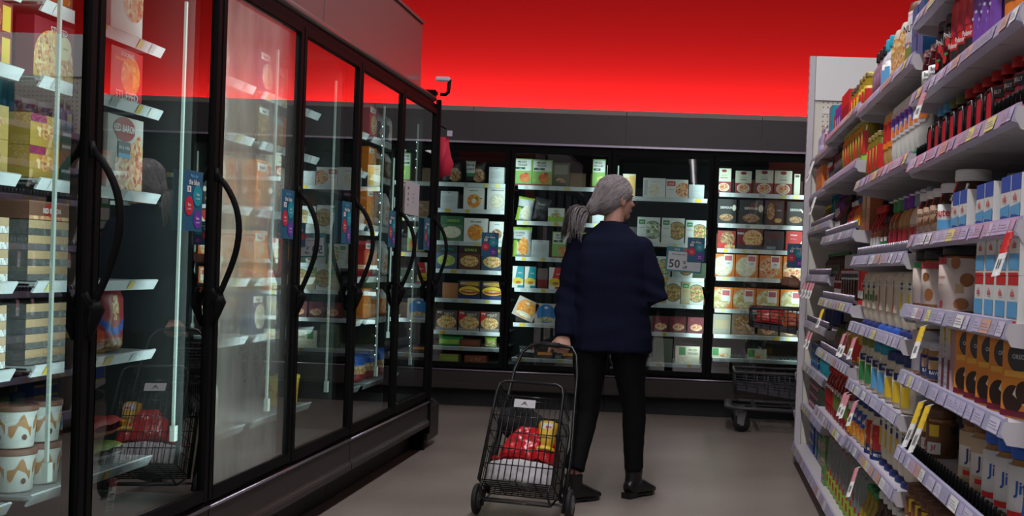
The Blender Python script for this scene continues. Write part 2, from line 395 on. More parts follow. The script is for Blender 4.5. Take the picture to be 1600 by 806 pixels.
PI = math.pi
LEFT_SH = [1.745, 1.545, 1.275, 1.0, .775, .43]
LSPEC = [(2.22, 'nearest glass door freezer case on the left, cartons and ice cream tubs inside', (False, False), (1, 2)),
         (3.80, 'middle glass door freezer case on the left with one misted door', (True, False), (0, 1, 2)),
         (5.38, 'farthest glass door freezer case on the left, paper sign on its glass', (False, False), (0, 1, 2))]
XL = -1.595
for y0, lab, fg, led in LSPEC:
    t, D = freezer(lab, (XL, y0, 0), R(90), (LEFT_SH, LEFT_SH), fg, .15, led=led, dots=y0 > 4)
# left canopy panels and rail
t = thing('freezer_canopy', 'taupe panelled canopy box on top of the left freezer run', 'canopy')
ys = [2.2, 3.62, 5.0, 6.77]
for a, b_ in zip(ys, ys[1:]): part('canopy_panel', MB().box(-1.675, a+.003, 2.098, -1.64, b_-.003, 2.484, M_CANOPY), t, bevel=.003)
part('canopy_end_panel', MB().box(-2.40, 6.735, 2.098, -1.68, 6.765, 2.484, M_CANOPY), t)
part('canopy_top', MB().box(-2.40, 2.2, 2.485, -1.63, 6.77, 2.50, M_CANOPY), t)
part('canopy_rail', MB().tube([(-1.612, 2.2, 2.084), (-1.612, 6.94, 2.084)], [(.03, .022)]*2, M_CANOPY, 10, side=(1, 0, 0)), t)
part('canopy_deck', MB().box(-2.40, 2.2, 2.064, -1.63, 6.94, 2.095, M_BASE), t)
# end foot block
t = thing('end_bumper', 'dark grey corner guard at the floor end of the left freezer run', 'bumper', (-1.6, 7.02, 0))
b = MB(); b.box(-.80, -.018, .04, .015, .30, .26, M_BASE); b.box(-.80, -.018, 0, -.03, .22, .04, M_KICK); part('guard_block', b, t, bevel=.012)
part('guard_cap', MB().box(-.80, -.018, .262, -.005, .26, .28, M_BASE), t, bevel=.006)
# black end post of the run
t = thing('freezer_end_panel', 'black end panel closing the far end of the left freezer run', 'panel')
part('end_panel', MB().box(-2.44, 6.972, .0, XL, 6.998, 2.06, M_BLK), t)
part('end_post', MB().box(XL+.002, 6.968, .10, XL+.03, 6.998, 2.085, M_BLK), t, bevel=.004)

BSH = {'L': [1.725, 1.518, 1.262, 1.040, .810, .556, .432], 'M': [1.722, 1.442, 1.160, .915, .640, .365], 'N': [1.665, 1.312, 1.045, .835, .612, .372], 'O': [1.72, 1.480, 1.285, 1.065, .815, .615, .432]}
YB = 9.17
freezer('back wall freezer case behind the left run, meal cartons and pasta bags', (-2.282, YB, 0), 0, (BSH['L'], BSH['M']), lip_in=.10, led=(0, 1, 2))
freezer('back wall freezer case behind the woman with a 50% off sign', (-.702, YB, 0), 0, (BSH['N'], BSH['O']), lip_in=.10, led=(0, 1, 2))
freezer('back wall freezer case hidden behind the shelving end panel', (.878, YB, 0), 0, (BSH['O'], BSH['L']), lip_in=.10, led=(0, 1, 2))
freezer('back wall freezer case seen only past the left run corner', (-3.862, YB, 0), 0, (BSH['M'], BSH['O']), lip_in=.10, led=(0, 1, 2))
t = thing('freezer_header', 'charcoal header above the back wall freezers with a grey top trim', 'header')
hx = [-4.2, -2.9, -1.795, -.605, .44, 1.5, 2.6]
for a, b_ in zip(hx, hx[1:]):
    part('header_panel', MB().box(a+.0006, YB-.012, 2.075, b_-.0006, YB+.02, 2.305, M_HEAD), t)
for a, b_ in zip(hx, hx[1:]): part('top_trim', MB().box(a+.002, YB-.014, 2.307, b_-.002, YB+.30, 2.345, M_TOPTRIM), t)
part('header_chrome_trim', MB().box(-4.2, YB-.030, 2.058, 2.6, YB-.004, 2.073, M_CHROME), t)
part('header_deck', MB().box(-4.2, YB+.02, 2.075, 2.6, YB+.86, 2.09, M_HEAD), t)

# LED lamps inside the cases (where the strips are)
LEDC = (.80, 1.0, .97)
for i, (x, pw) in enumerate(((-2.24, 1.6), (-1.49, 1.8), (-.70, 2.6), (.088, 2.6), (.84, 2.6), (1.6, 1.5))):
    area('case_led_light', (x, YB+.062, 1.22), (R(90), 0, 0), .30, 1.5, pw*1.25, LEDC)
for y, pw in ((2.30, 3.0), (3.01, 3.0), (3.84, 7.5), (4.59, 6.0), (5.35, 2.4), (6.17, 2.4), (6.9, 2.0)):
    area('case_led_light', (XL-.066, y, 1.22), (R(90), 0, R(90)), .30, 1.5, pw*.9, LEDC)
# ------------------------------------------------------------------ product kinds
PROTO = {}
def carton(key, wd, d, h, base, art=(), side=None):
    """printed carton, front to -y, origin at the middle of its base"""
    if key in PROTO: return PROTO[key]
    b = MB(); b.box(-wd/2, -d/2, 0, wd/2, d/2, h, side or base); lay = [0]
    def Y(): lay[0] += 1; return -d/2-.0004*lay[0]
    def rect(x0, z0, x1, z1, m):
        y = Y(); b.add([(-wd/2+x0*wd, y, z0*h), (-wd/2+x1*wd, y, z0*h), (-wd/2+x1*wd, y, z1*h), (-wd/2+x0*wd, y, z1*h)], [(0, 1, 2, 3)], m)
    rect(0, 0, 1, 1, base)
    for a in art:
        k = a[0]
        if k == 'r': rect(*a[1:])
        elif k == 'd':
            _, cx, cz, r, m = a[:5]; ez = a[5] if len(a) > 5 else 1; y = Y(); X0 = -wd/2+cx*wd; Z0 = cz*h; pts = []
            for i in range(26):
                t = 2*PI*i/26; pts.append((min(wd/2, max(-wd/2, X0+r*wd*math.cos(t))), y, min(h, max(0, Z0+r*wd*ez*math.sin(t)))))
            b.add(pts, [tuple(range(26))], m)
        elif k == 't': b.text(a[1], -wd/2+a[2]*wd, a[3]*h, a[4]*h, a[5], Y(), (a[6] if len(a) > 6 else .9)*wd)
        elif k == 'p': y = Y(); b.add([(-wd/2+p[0]*wd, y, p[1]*h) for p in a[1]], [tuple(range(len(a[1])))], a[2])
    PROTO[key] = [('carton', b.mesh(key), None)]; return PROTO[key]
def scribble(b, x0, x1, z, m, r, n=3, h=.004):
    """small print as thin dark bars following the label"""
    for i in range(n):
        a0 = x0+(x1-x0)*.04*i; a1 = x1-(x1-x0)*(.10*((i*7) % 3)); zz = z-i*h*1.9; k = 5; vv = []
        for j in range(k+1):
            t = a0+(a1-a0)*j/k
            vv += [(r*math.sin(t), -r*math.cos(t), zz), (r*math.sin(t), -r*math.cos(t), zz+h)]
        b.add(vv, [(2*j, 2*j+2, 2*j+3, 2*j+1) for j in range(k)], m)
def band(b, r, z0, z1, m, a0=0, a1=2*PI, sx=1, sy=1, seg=32):
    b.lathe([(r, z0), (r, z1)], m, seg, sx, sy, a0=a0, a1=a1) if abs(a1-a0-2*PI) > 1e-6 else b.lathe([(r-.0005, z0), (r, z0), (r, z1), (r-.0005, z1)], m, seg, sx, sy)
def patch(b, r, z0, z1, t0, t1, m, k=8, dz=None):
    """rect on a standing cylinder; angle 0 = front (-y)"""
    k = max(6, int(abs(t1-t0)/.16))
    vv = []
    for j in range(k+1):
        t = t0+(t1-t0)*j/k; vv += [(r*math.sin(t), -r*math.cos(t), z0), (r*math.sin(t), -r*math.cos(t), z1)]
    b.add(vv, [(2*j, 2*j+2, 2*j+3, 2*j+1) for j in range(k)], m)
def oval(b, r, tc, zc, ra, rz, m):
    vv = []
    for j in range(18):
        a = 2*PI*j/18; t = tc+ra/r*math.cos(a); vv.append((r*math.sin(t), -r*math.cos(t), zc+rz*math.sin(a)))
    b.add(vv, [tuple(range(18))], m)
def jar(key, h, r, body, lid, label=None, patches=(), txt=None, lh=None, lz=(.16, .66), sy=1, neck=.86, tz=None):
    if key in PROTO: return PROTO[key]
    lh = lh or h*.17; hb = h-lh
    b = MB(); b.lathe([(r*.90, 0), (r, .006), (r, hb*.74), (r*.985, hb*.82), (r*neck, hb*.95), (r*neck, hb+.001)], body, 22, 1, sy)
    L = MB(); rl = r*neck*1.06; L.lathe([(rl, hb), (rl*1.01, hb+.003), (rl*1.01, h-.004), (rl*.95, h), (0, h)], lid, 26, 1, sy)
    for z in (hb+lh*.35, hb+lh*.6): L.lathe([(rl*1.01, z), (rl*1.022, z+.001), (rl*1.01, z+.002)], lid, 26, 1, sy)
    out = [('body', b.mesh(key+'_body'), None), ('lid', L.mesh(key+'_lid'), None)]
    if label:
        B = MB(); r2 = r+.0006; band(B, r2, hb*lz[0], hb*lz[1], label)
        for (z0, z1, t0, t1, m) in patches:
            if m is ALMOND: oval(B, r2+.0008, (t0+t1)/2, hb*(z0+z1)/2, r*(t1-t0)/2, hb*(z1-z0)/2, m)
            else: patch(B, r2+.0005, hb*z0, hb*z1, t0, t1, m)
        if txt:
            for i, (s, tt, zz, hh, m) in enumerate(txt): B.text(s, tt*r2, hb*zz, hh, m, wrap=r2+.001+.0002*i)
        scribble(B, 1.0, 1.9, hb*(lz[1]-.08), DGREY, r2+.0008, 5, .003)
        out.append(('label', B.mesh(key+'_label'), None))
    PROTO[key] = out; return out
def bottle(key, h, r, body, cap, label=None, kind='round', patches=(), txt=None, sy=1, caph=.12, lz=(.14, .50)):
    """kinds: round (straight body, long neck), jug, inverted (stands on a wide cap), squeeze (waisted, nozzle on top)"""
    if key in PROTO: return PROTO[key]
    b = MB(); L = MB(); ch = h*caph
    if kind == 'round':
        b.lathe([(r*.9, 0), (r, .006), (r, h*.56), (r*.93, h*.62), (r*.55, h*.72), (r*.36, h*.78), (r*.34, h-ch+.002)], body, 20, 1, sy)
        L.lathe([(r*.42, h-ch), (r*.44, h-ch+.003), (r*.44, h-.003), (r*.38, h), (0, h)], cap, 18)
    elif kind == 'square':
        b.lathe([(r*.95, 0), (r, .006), (r, h*.58), (r*.8, h*.68), (r*.5, h*.74), (r*.48, h-ch+.002)], body, 20, 1, sy)
        L.lathe([(r*.56, h-ch), (r*.58, h-ch+.004), (r*.56, h-.003), (r*.5, h), (0, h)], cap, 18)
    elif kind == 'inverted':
        b.lathe([(r*.66, ch-.002), (r*.74, ch+h*.03), (r*.90, h*.26), (r*.86, h*.40), (r*.80, h*.52), (r*.88, h*.68), (r*.98, h*.84), (r*.86, h*.95), (r*.45, h*.995), (0, h)], body, 24, 1, sy)
        L.lathe([(r*.98, 0), (r, .004), (r*.94, ch*.7), (r*.72, ch), (0, ch)], cap, 22, 1, sy)
    else:
        b.lathe([(r*.9, 0), (r, .008), (r*.98, h*.28), (r*.84, h*.42), (r*.90, h*.56), (r*.72, h*.70), (r*.40, h*.78), (r*.38, h-ch)], body, 22, 1, sy)
        L.lathe([(r*.50, h-ch-.004), (r*.50, h-ch*.55), (r*.22, h-ch*.4), (r*.12, h), (0, h)], cap, 16)
    out = [('body', b.mesh(key+'_body'), None), ('cap', L.mesh(key+'_cap'), None)]
    if label:
        B = MB(); rr = r+.0008 if kind != 'inverted' else r*.985
        if kind == 'inverted' or kind == 'squeeze':     # labels on the front only, curved with the oval body
            z0, z1 = h*lz[0], h*lz[1]; k = 8; vv = []
            for t in range(-4, 5):
                a = t*.16
                for z in (z0, z1): vv.append((r*1.0*math.sin(a), -r*sy*math.cos(a)-.001, z))
            B.add(vv, [(2*j, 2*j+2, 2*j+3, 2*j+1) for j in range(8)], label, True)
            for (a0, a1, t0, t1, m) in patches: patch_o(B, r, sy, h*a0, h*a1, t0, t1, m)
            if txt:
                for (s, tt, zz, hh, m) in txt: B.text(s, 0, h*zz, hh, m, -r*sy-.0045, r*1.1)
        else:
            lb = MB(); band(B, rr, h*lz[0], h*lz[1], label, sx=1, sy=sy)
            for (a0, a1, t0, t1, m) in patches: patch_o(B, rr+.0005, sy, h*a0, h*a1, t0, t1, m)
            if txt:
                for (s, tt, zz, hh, m) in txt: B.text(s, 0, h*zz, hh, m, -rr*sy-.0025, r*1.2)
        out.append(('label', B.mesh(key+'_label'), None))
    PROTO[key] = out; return out
def patch_o(b, r, sy, z0, z1, t0, t1, m, k=6):
    k = max(6, int(abs(t1-t0)/.16))
    vv = []
    for j in range(k+1):
        t = t0+(t1-t0)*j/k; vv += [(r*math.sin(t), -r*sy*math.cos(t)-.002, z0), (r*math.sin(t), -r*sy*math.cos(t)-.002, z1)]
    b.add(vv, [(2*j, 2*j+2, 2*j+3, 2*j+1) for j in range(k)], m)
def can(key, h, r, label, patches=(), lid=M_STEEL, txt=None):
    if key in PROTO: return PROTO[key]
    b = MB(); b.lathe([(r*.97, 0), (r, .002), (r, .005), (r*.97, .007), (r*.97, h-.007), (r, h-.005), (r, h-.001), (r*.93, h-.002), (0, h-.003)], lid, 20)
    B = MB(); band(B, r*.985, .007, h-.007, label)
    for (z0, z1, t0, t1, m) in patches: patch(B, r*.985+.0006, h*z0, h*z1, t0, t1, m)
    if txt:
        for (s, tt, zz, hh, m) in txt: B.text(s, tt*r, h*zz, hh, m, wrap=r+.0008)
    PROTO[key] = [('tin', b.mesh(key+'_tin'), None), ('label', B.mesh(key+'_label'), None)]; return PROTO[key]
def tub(key, h, r, base, swirl, lid):
    if key in PROTO: return PROTO[key]
    b = MB(); b.lathe([(r*.84, 0), (r*.86, .003), (r, h*.86), (r, h*.9)], base, 26)
    def rr(z): return r*(.86+.14*z/.86)+.0008
    for k in range(5):   # swirls and nuts printed around
        a0 = k*1.256; vv = []; n = 10
        for j in range(n+1):
            t = a0+j*.11; zc = .52+.13*math.sin(j*.7+k); wd = .10+.05*math.sin(j*1.3)
            for z in (zc-wd, zc+wd): vv.append((rr(z)*math.sin(t), -rr(z)*math.cos(t), h*z))
        b.add(vv, [(2*j, 2*j+2, 2*j+3, 2*j+1) for j in range(n)], swirl)
        t = a0+.75; b.add([(rr(.26)*math.sin(t+.13*math.cos(q))*1.004, -rr(.26)*math.cos(t+.13*math.cos(q))*1.004, h*(.26+.07*math.sin(q))) for q in [i*.63 for i in range(10)]], [tuple(range(10))], BROWN)
    L = MB(); L.lathe([(r*1.04, h*.86), (r*1.05, h*.88), (r*1.05, h*.985), (r*1.0, h), (0, h)], lid, 26)
    PROTO[key] = [('tub', b.mesh(key+'_tub'), None), ('lid', L.mesh(key+'_lid'), None)]; return PROTO[key]
def bag(key, wd, d, h, base, fn=None, txt=(), seed=1, crimp=True, lie=False):
    """filled pouch with crimped top and creases; fn(u,v)->material for the front"""
    if key in PROTO: return PROTO[key]
    nx, nz = 16, 20; b = MB(); q = random.Random(seed); off = Vector((q.random()*9, q.random()*9, 3))
    def S(i, j, s):
        u = i/nx*2-1; v = j/nz
        prof = (max(0, 1-abs(u)**3.2)**.6)*(min(1, (v/.10+.25))**.7)*(1 if v < .5 else max(0, 1-((v-.5)/.5)**3))**.8
        th = d/2*prof; n_ = noise.noise(Vector((u*2.2, v*4, s*2.))+off)*.012+noise.noise(Vector((u*6, v*9, s*3.))+off)*.005
        x = u*wd/2*(1-.06*math.sin(v*PI)+.02*noise.noise(Vector((s, v*5, 0))+off)); y = -s*(th+n_*(1 if prof > .2 else .3)*d*8)
        return (x, y, v*h)
    for s in (1, -1):
        vv = [S(i, j, s) for j in range(nz+1) for i in range(nx+1)]
        for j in range(nz):
            for i in range(nx):
                a = j*(nx+1)+i; f = (a, a+1, a+nx+2, a+nx+1) if s > 0 else (a, a+nx+1, a+nx+2, a+1)
                m = fn((i+.5)/nx, (j+.5)/nz) if fn and s > 0 else base
                b.add([vv[k] for k in f], [(0, 1, 2, 3)], m, True)
    bm_weld = b
    for (t, x, z, hh, m, mw) in txt: b.text(t, x*wd, z*h, hh*h, m, -d/2-.012, mw*wd)
    me = b.mesh(key)
    import bmesh
    B = bmesh.new(); B.from_mesh(me); bmesh.ops.remove_doubles(B, verts=B.verts, dist=.0004); B.to_mesh(me); B.free()
    PROTO[key] = [('bag', me, None)]; return PROTO[key]
KIND = {}
def put(proto, name, loc, rotz, desc, where, cat, rot=None):
    """one product; its label is finished later, once the run it stands in is known"""
    if len(proto) == 1: o = link(name, proto[0][1])
    else:
        o = link(name, None); o.empty_display_size = .03
        for pn, me, lb in proto:
            c_ = link(pn, me, o)
            if pn.startswith('printed_'): c_['kind'] = 'stuff'
    o.location = loc; o.rotation_euler = rot or (0, 0, rotz); o['category'] = cat
    KIND.setdefault((desc, where), []).append(o); return o
NUM = {2: 'two', 3: 'three', 4: 'four', 5: 'five', 6: 'six', 7: 'seven', 8: 'eight', 9: 'nine', 10: 'ten', 11: 'eleven', 12: 'twelve'}
ORD = ['', 'second ', 'third ', 'fourth ', 'fifth ', 'sixth ', 'seventh ', 'eighth ', 'ninth ', 'tenth ', 'eleventh ', 'twelfth ', 'last ']
def finish_labels():
    for (desc, where), L in KIND.items():
        n = len(L)
        if n == 1:
            tag(L[0], '%s, %s' % (desc, where), L[0]['category']); continue
        side = where.endswith('bay') or 'left door' in where
        zs = sorted({round(o.location.z, 2) for o in L})
        for o in L:
            if len(zs) > 1:
                k = [round(p.location.z, 2) for p in L].count(round(o.location.z, 2)); lv = len(zs)-1-zs.index(round(o.location.z, 2))
                g = [p for p in L if round(p.location.z, 2) == round(o.location.z, 2)]
                vert = 'top layer' if lv == 0 else ('lowest layer' if lv == len(zs)-1 else ORD[lv]+'layer')
            else: g = L; vert = ''
            g = sorted(g, key=lambda p: p.location.y if side else p.location.x)
            i = g.index(o); m = len(g)
            rows = sorted({round(p.location.x, 2) for p in g}) if side else []
            if side and len(rows) > 1:
                rw = [p for p in g if abs(p.location.x-o.location.x) < .02]; i = rw.index(o); m = len(rw); back = 'front row' if rows.index(round(o.location.x, 2)) == 0 else 'back row'
                if 'left door' in where: back = 'back row' if back == 'front row' else 'front row'
            else: back = ''
            if m > 1:
                if side: pos = 'nearest of '+NUM[m] if i == 0 else ('farthest of '+NUM[m] if i == m-1 else ORD[i]+'nearest of '+NUM[m])
                else: pos = 'leftmost of '+NUM[m] if i == 0 else ('rightmost of '+NUM[m] if i == m-1 else ORD[i]+'from left')
            else: pos = ''
            ex = ' '.join(s for s in (pos, vert or back) if s)
            lab = '%s, %s, %s' % (desc, ex, where)
            if len(lab.split()) > 16: lab = lab.replace(' of '+NUM.get(m, '?'), '')
            tag(o, lab, o['category'], '%ss, %s' % (desc, where))

# ------------------------------------------------------------------ meals in the back wall freezers
def meal(key, wd, h, base, food, txt='', tcol=None, acc=None, shape='bowl', d=.05):
    art = []
    if shape == 'bowl': art = [('d', .5, .40, .36, LGREY), ('d', .5, .40, .33, food), ('t', txt, .5, .86, .07, tcol, .8)]
    if shape == 'ring': art = [('d', .52, .38, .33, food), ('d', .52, .38, .12, WHITE), ('d', .64, .50, .06, GREEN), ('t', txt, .5, .84, .055, tcol, .7), ('d', .86, .5, .035, BLACK)]
    if shape == 'oval': art = [('r', .0, .66, 1, 1, acc or base), ('d', .5, .36, .42, food, .62), ('t', txt, .55, .82, .11, tcol, .75)]
    if shape == 'side': art = [('d', .68, .50, .40, DGREY), ('d', .68, .50, .37, food), ('r', 0, 0, .40, 1, acc or base), ('r', .06, .72, .34, .90, GREEN), ('t', txt, .2, .81, .06, WHITE, .22), ('t', 'power bowls', .2, .58, .04, DGREY, .3), ('r', .04, .30, .34, .32, LGREY), ('r', .04, .22, .34, .24, LGREY)]
    if shape == 'plain': art = [('r', 0, .86, 1, 1, LGREY), ('t', txt, .5, .93, .05, DGREY, .4)]+[('r', .08, .70-.07*i, .92-.1*(i % 3), .715-.07*i, GREY) for i in range(6)]
    if shape == 'lasagne': art = [('r', 0, 0, 1, .46, C('wine_red', .30, .03, .04)), ('d', .5, .23, .40, WHITE, .75), ('d', .5, .23, .34, food, .75), ('d', .5, .90, .18, C('oval_red', .25, .01, .02), .55), ('t', txt, .5, .62, .05, DRED, .75), ('t', 'meat sauce', .5, .72, .035, GREY, .5)]
    if shape == 'pizza': art = [('d', .46, .46, .46, WHITE), ('d', .46, .46, .43, food), ('r', .56, .48, .92, .98, WHITE), ('r', .60, .72, .88, .92, C('stamp_red', .6, .15, .15)), ('t', txt, .74, .60, .05, DRED, .3)]
    if shape == 'half': art = [('r', 0, .72, .55, 1, acc or base), ('d', .62, .38, .36, food, .8), ('t', txt, .28, .86, .09, tcol, .45), ('r', .0, .0, 1, .06, acc or base)]
    if shape == 'veg': art = [('r', .05, .55, .95, .96, C('print_white', .70, .72, .68)), ('t', 'MIXED', .45, .88, .08, DGREY, .6), ('t', txt, .45, .77, .08, DGREY, .7), ('r', .08, .60, .62, .68, DGREEN), ('t', 'veggie', .35, .64, .04, WHITE, .3), ('d', .62, .30, .30, food, .9), ('r', 0, 0, 1, .06, C('wine_red', .30, .03, .04))]
    return carton(key, wd, d, h, base, art)
Yc = YB+.10+.028
def bput(proto, name, x, z, desc, shelf, door, cat='carton', dy=0, d=.05, rz=0, rot=None):
    return put(proto, name, (x, YB+.128+d/2+dy, z), rz, desc, '%s shelf, %s' % (shelf, door), cat, rot)
DL, DM, DN, DO = 'leftmost back door', 'back door left of woman', 'back door behind woman', 'rightmost back door'
SH = ['top', 'second', 'third', 'fourth', 'fifth', 'sixth', 'seventh']
def zs(door, i): return BSH[door][i]+.0315
def mprint(u, v, a, b_, c): return a
# L door
def leafy(acc):
    def f(u, v):
        if u < .48 and v > .45: return WHITE
        if u < .5 and v > .30: return acc
        if (u-.7)**2+(v-.35)**2 < .09: return F_BROWN
        return BLACK
    return f
for x, m, nm in ((-1.985, C('card_red', .6, .02, .05), 'with red band'), (-1.796, GREEN, 'with green band')):
    bput(bag('pasta_bag_'+nm, .16, .06, .178, BLACK, leafy(m), (('PENNE', -.22, .80, .08, DGREEN, .38), ('ALFREDO', -.22, .62, .09, DGREEN, .38)), 3, ), 'frozen_pasta_bag', x, zs('L', 0), 'black and white frozen pasta bag '+nm, 'top', DL, 'bag', d=.06)
PLN = meal('plain_carton', .12, .132, FROST, F_PALE, 'organic', shape='plain')
bput(PLN, 'frozen_meal_carton', -1.624, zs('L', 0), 'pale grey back panel carton', 'top', DL)
bput(meal('plain_carton_b', .133, .137, FROST, F_PALE, 'bowls', shape='plain'), 'frozen_meal_carton', -1.995, zs('L', 1), 'pale grey plain carton', 'second', DL)
bput(meal('ring_meal', .163, .177, WHITE, F_ORANGE, 'butternut squash', DGREY, shape='ring'), 'frozen_meal_carton', -1.799, zs('L', 1), 'white carton with an orange ring of food', 'second', DL)
bput(meal('cauli_meal', .16, .182, WHITE, F_PALE, 'cauliflower gnocchi', DGREY, shape='bowl'), 'frozen_meal_carton', -1.612, zs('L', 1), 'white carton with a pale food bowl', 'second', DL)
bput(meal('green_tray', .179, .198, C('sage_green', .10, .20, .10), F_PALE, 'GREENS', LIME, C('sage_dark', .04, .14, .07), 'oval'), 'frozen_meal_carton', -1.966, zs('L', 2), 'green carton with oval plate of pasta', 'third', DL)
bput(meal('curry_meal', .187, .187, WHITE, F_ORANGE, 'tikka masala', DGREY, shape='bowl'), 'frozen_meal_carton', -1.775, zs('L', 2), 'white carton with orange curry bowl', 'third', DL)
bput(meal('noodle_meal', .12, .167, WHITE, F_BROWN, 'pad thai', TEAL, shape='bowl'), 'frozen_meal_carton', -1.606, zs('L', 2), 'narrow white carton with brown noodle bowl', 'third', DL)
for x, bs, fd, ac, tc, nm in ((-2.0, C('steel_blue', .06, .10, .20), ramp_mat('lime_food', [(.55, .62, .12), (.30, .42, .05), (.7, .7, .3)], 120), C('dark_olive', .05, .06, .04), TEAL, 'blue carton with lime green food'),
                          (-1.815, C('meal_brown', .14, .045, .03), F_PASTA, C('dark_wood', .05, .02, .015), LIME, 'brown carton with golden food and pale corner'), (-1.632, C('slate_blue', .05, .09, .15), F_PASTA, C('dark_olive', .05, .06, .04), YELLOW, 'slate carton with golden pasta')):
    bput(meal('oval_'+nm, .172, .192, bs, fd, 'BOWLS', tc, ac, 'oval'), 'frozen_meal_carton', x, zs('L', 3), nm, 'fourth', DL)
HD = carton('hotdog_carton', .178, .05, .147, C('hot_dark', .03, .03, .04), [('r', 0, 0, 1, .16, NAVY), ('d', .5, .45, .46, YELLOW, .42), ('d', .52, .40, .42, C('sausage', .42, .06, .02), .22), ('d', .52, .43, .34, F_PASTA, .10), ('r', .1, .70, .95, .95, C('lettering_brown', .30, .14, .03)), ('t', 'ANGUS', .22, .84, .12, WHITE, .3), ('t', 'DOGS', .64, .82, .16, YELLOW, .5)])
bput(HD, 'hot_dog_carton', -1.808, zs('L', 4), 'dark carton with a hot dog', 'fifth', DL); bput(HD, 'hot_dog_carton', -1.622, zs('L', 4), 'dark carton with a hot dog', 'fifth', DL)
for x, wd, ac, nm in ((-1.98, .168, C('dark_wood', .05, .02, .015), 'brown pasta bake carton'), (-1.80, .168, RED, 'red cornered pasta bake carton'), (-1.635, .150, RED, 'red cornered pasta bake carton')):
    bput(carton('bake_'+str(x), wd, .05, .158, C('bake_grey', .10, .07, .07), [('r', 0, .0, 1, .16, C('bake_light', .30, .26, .28)), ('d', .5, .42, .46, F_PASTA, .68), ('p', [(0, .45), (.32, .75), (.2, 1), (0, 1)], ac), ('t', 'MEAT', .62, .82, .14, C('cream_print', .6, .5, .4), .6), ('t', 'any', .16, .88, .12, WHITE, .22)]), 'frozen_pasta_carton', x, zs('L', 5), nm, 'sixth', DL)
gb = bag('green_bag_lying', .20, .07, .085, LIME, lambda u, v: GREEN if v > .6 or v < .2 else LIME, (), 5)
bput(gb, 'frozen_vegetable_bag', -1.95, zs('L', 6), 'bright green frozen vegetable bag', 'seventh', DL, 'bag', d=.09)
bput(bag('green_bag_small', .10, .06, .085, GREEN, lambda u, v: F_GREENS if v < .6 else LIME, (), 6), 'frozen_vegetable_bag', -1.63, zs('L', 6), 'small green and orange frozen bag', 'seventh', DL, 'bag', d=.09)
bput(carton('brown_stack', .16, .10, .06, BROWN, [('r', .1, .2, .9, .8, C('dull_red', .3, .06, .03))]), 'frozen_meal_carton', -1.79, zs('L', 6), 'low brown carton', 'seventh', DL, d=.10)
bput(carton('yellow_low', .15, .12, .062, C('dull_yellow', .42, .36, .10), [('r', .1, .3, .9, .7, LIME)]), 'frozen_snack_carton', -1.95, .3355, 'low yellow carton', 'floor deck', DL, d=.12)
bput(carton('red_low', .17, .12, .06, C('dull_red', .3, .06, .03), [('r', .2, .3, .8, .7, F_BROWN)]), 'frozen_snack_carton', -1.74, .3355, 'low dull red carton', 'floor deck', DL, d=.12)
# M door
VG = lambda k, f, wd, h: meal('veg_'+k, wd, h, C('veg_green', .26, .48, .12), f, 'VEGGIE', shape='veg')
CAR = ramp_mat('carrot_print', [(.8, .25, .04), (.5, .05, .02), (.7, .4, .1)], 50)
bput(VG('a', CAR, .14, .21), 'veggie_fries_bag_carton', -1.415, zs('M', 0), 'white and green veggie pack', 'top', DM); bput(VG('b', CAR, .16, .207), 'veggie_fries_bag_carton', -1.262, zs('M', 0), 'white and green veggie pack', 'top', DM)
bput(carton('olive_tray', .13, .05, .19, C('olive_dark', .09, .09, .05), [('r', .1, .5, .9, .9, C('olive_light', .22, .22, .16)), ('d', .5, .25, .3, F_BROWN, .5)]), 'frozen_meal_carton', -1.113, zs('M', 0), 'dull olive tray carton', 'top', DM)
bput(VG('c', ramp_mat('lime_food', [], 1), .10, .225), 'veggie_fries_bag_carton', -.815, zs('M', 0), 'narrow white and green veggie pack', 'top', DM)
def wbag(food, y0=.5):
    return lambda u, v: food if ((u-.6)**2+(v-.35)**2 < .085) else (LIME if v > .88 or (v < .55 and u < .25) else (DGREEN if .5 < v < .62 and u < .5 else FROST))
bput(bag('fish_bag', .13, .07, .19, SILVER, wbag(F_PALE), (), 8), 'frozen_bag', -1.405, zs('M', 1), 'silver pouch with green edge', 'second', DM, 'bag', d=.07, rot=(0, R(8), 0))
bput(bag('dark_bag', .13, .07, .19, BLACK, lambda u, v: DGREY if v > .5 else BLACK, (('PLANT', 0, .7, .07, LGREY, .5),), 9), 'frozen_bag', -1.28, zs('M', 1), 'black pouch leaning', 'second', DM, 'bag', d=.07, rot=(R(-6), R(10), 0))
bput(carton('cut_corner', .13, .05, .11, WHITE, [('r', 0, 0, 1, .4, LIME), ('d', .5, .5, .3, F_GREENS, .5), ('t', 'cutlets', .5, .8, .1, DGREEN, .7)]), 'frozen_meal_carton', -1.14, zs('M', 1), 'small white and lime carton', 'second', DM)
bput(carton('crumb', .12, .05, .13, C('kraft', .24, .15, .07), [('d', .5, .4, .3, F_BROWN, .6)]), 'frozen_meal_carton', -.98, zs('M', 1), 'kraft brown carton', 'second', DM)
bput(carton('w_small', .11, .05, .15, FROST, [('r', .1, .7, .9, .9, GREY)]), 'frozen_meal_carton', -.80, zs('M', 1), 'pale carton', 'second', DM)
bput(bag('burger_bag', .15, .07, .235, FROST, wbag(F_ORANGE), (('STUFFED', -.08, .80, .06, DGREY, .6), ('PATTY', -.12, .70, .05, DGREY, .4)), 10), 'frozen_bag', -1.405, zs('M', 2), 'white and green bag with golden patties', 'third', DM, 'bag', d=.07)
bput(meal('plain_carton_c', .137, .136, LGREY, F_PALE, 'nutrition', shape='plain'), 'frozen_meal_carton', -1.257, zs('M', 2), 'grey plain back panel carton', 'third', DM)
bput(VG('d', ramp_mat('veg_orange', [(.7, .2, .04), (.4, .3, .1), (.8, .5, .3)], 50), .137, .207), 'veggie_fries_bag_carton', -1.094, zs('M', 2), 'white veggie pack with orange sticks', 'third', DM)
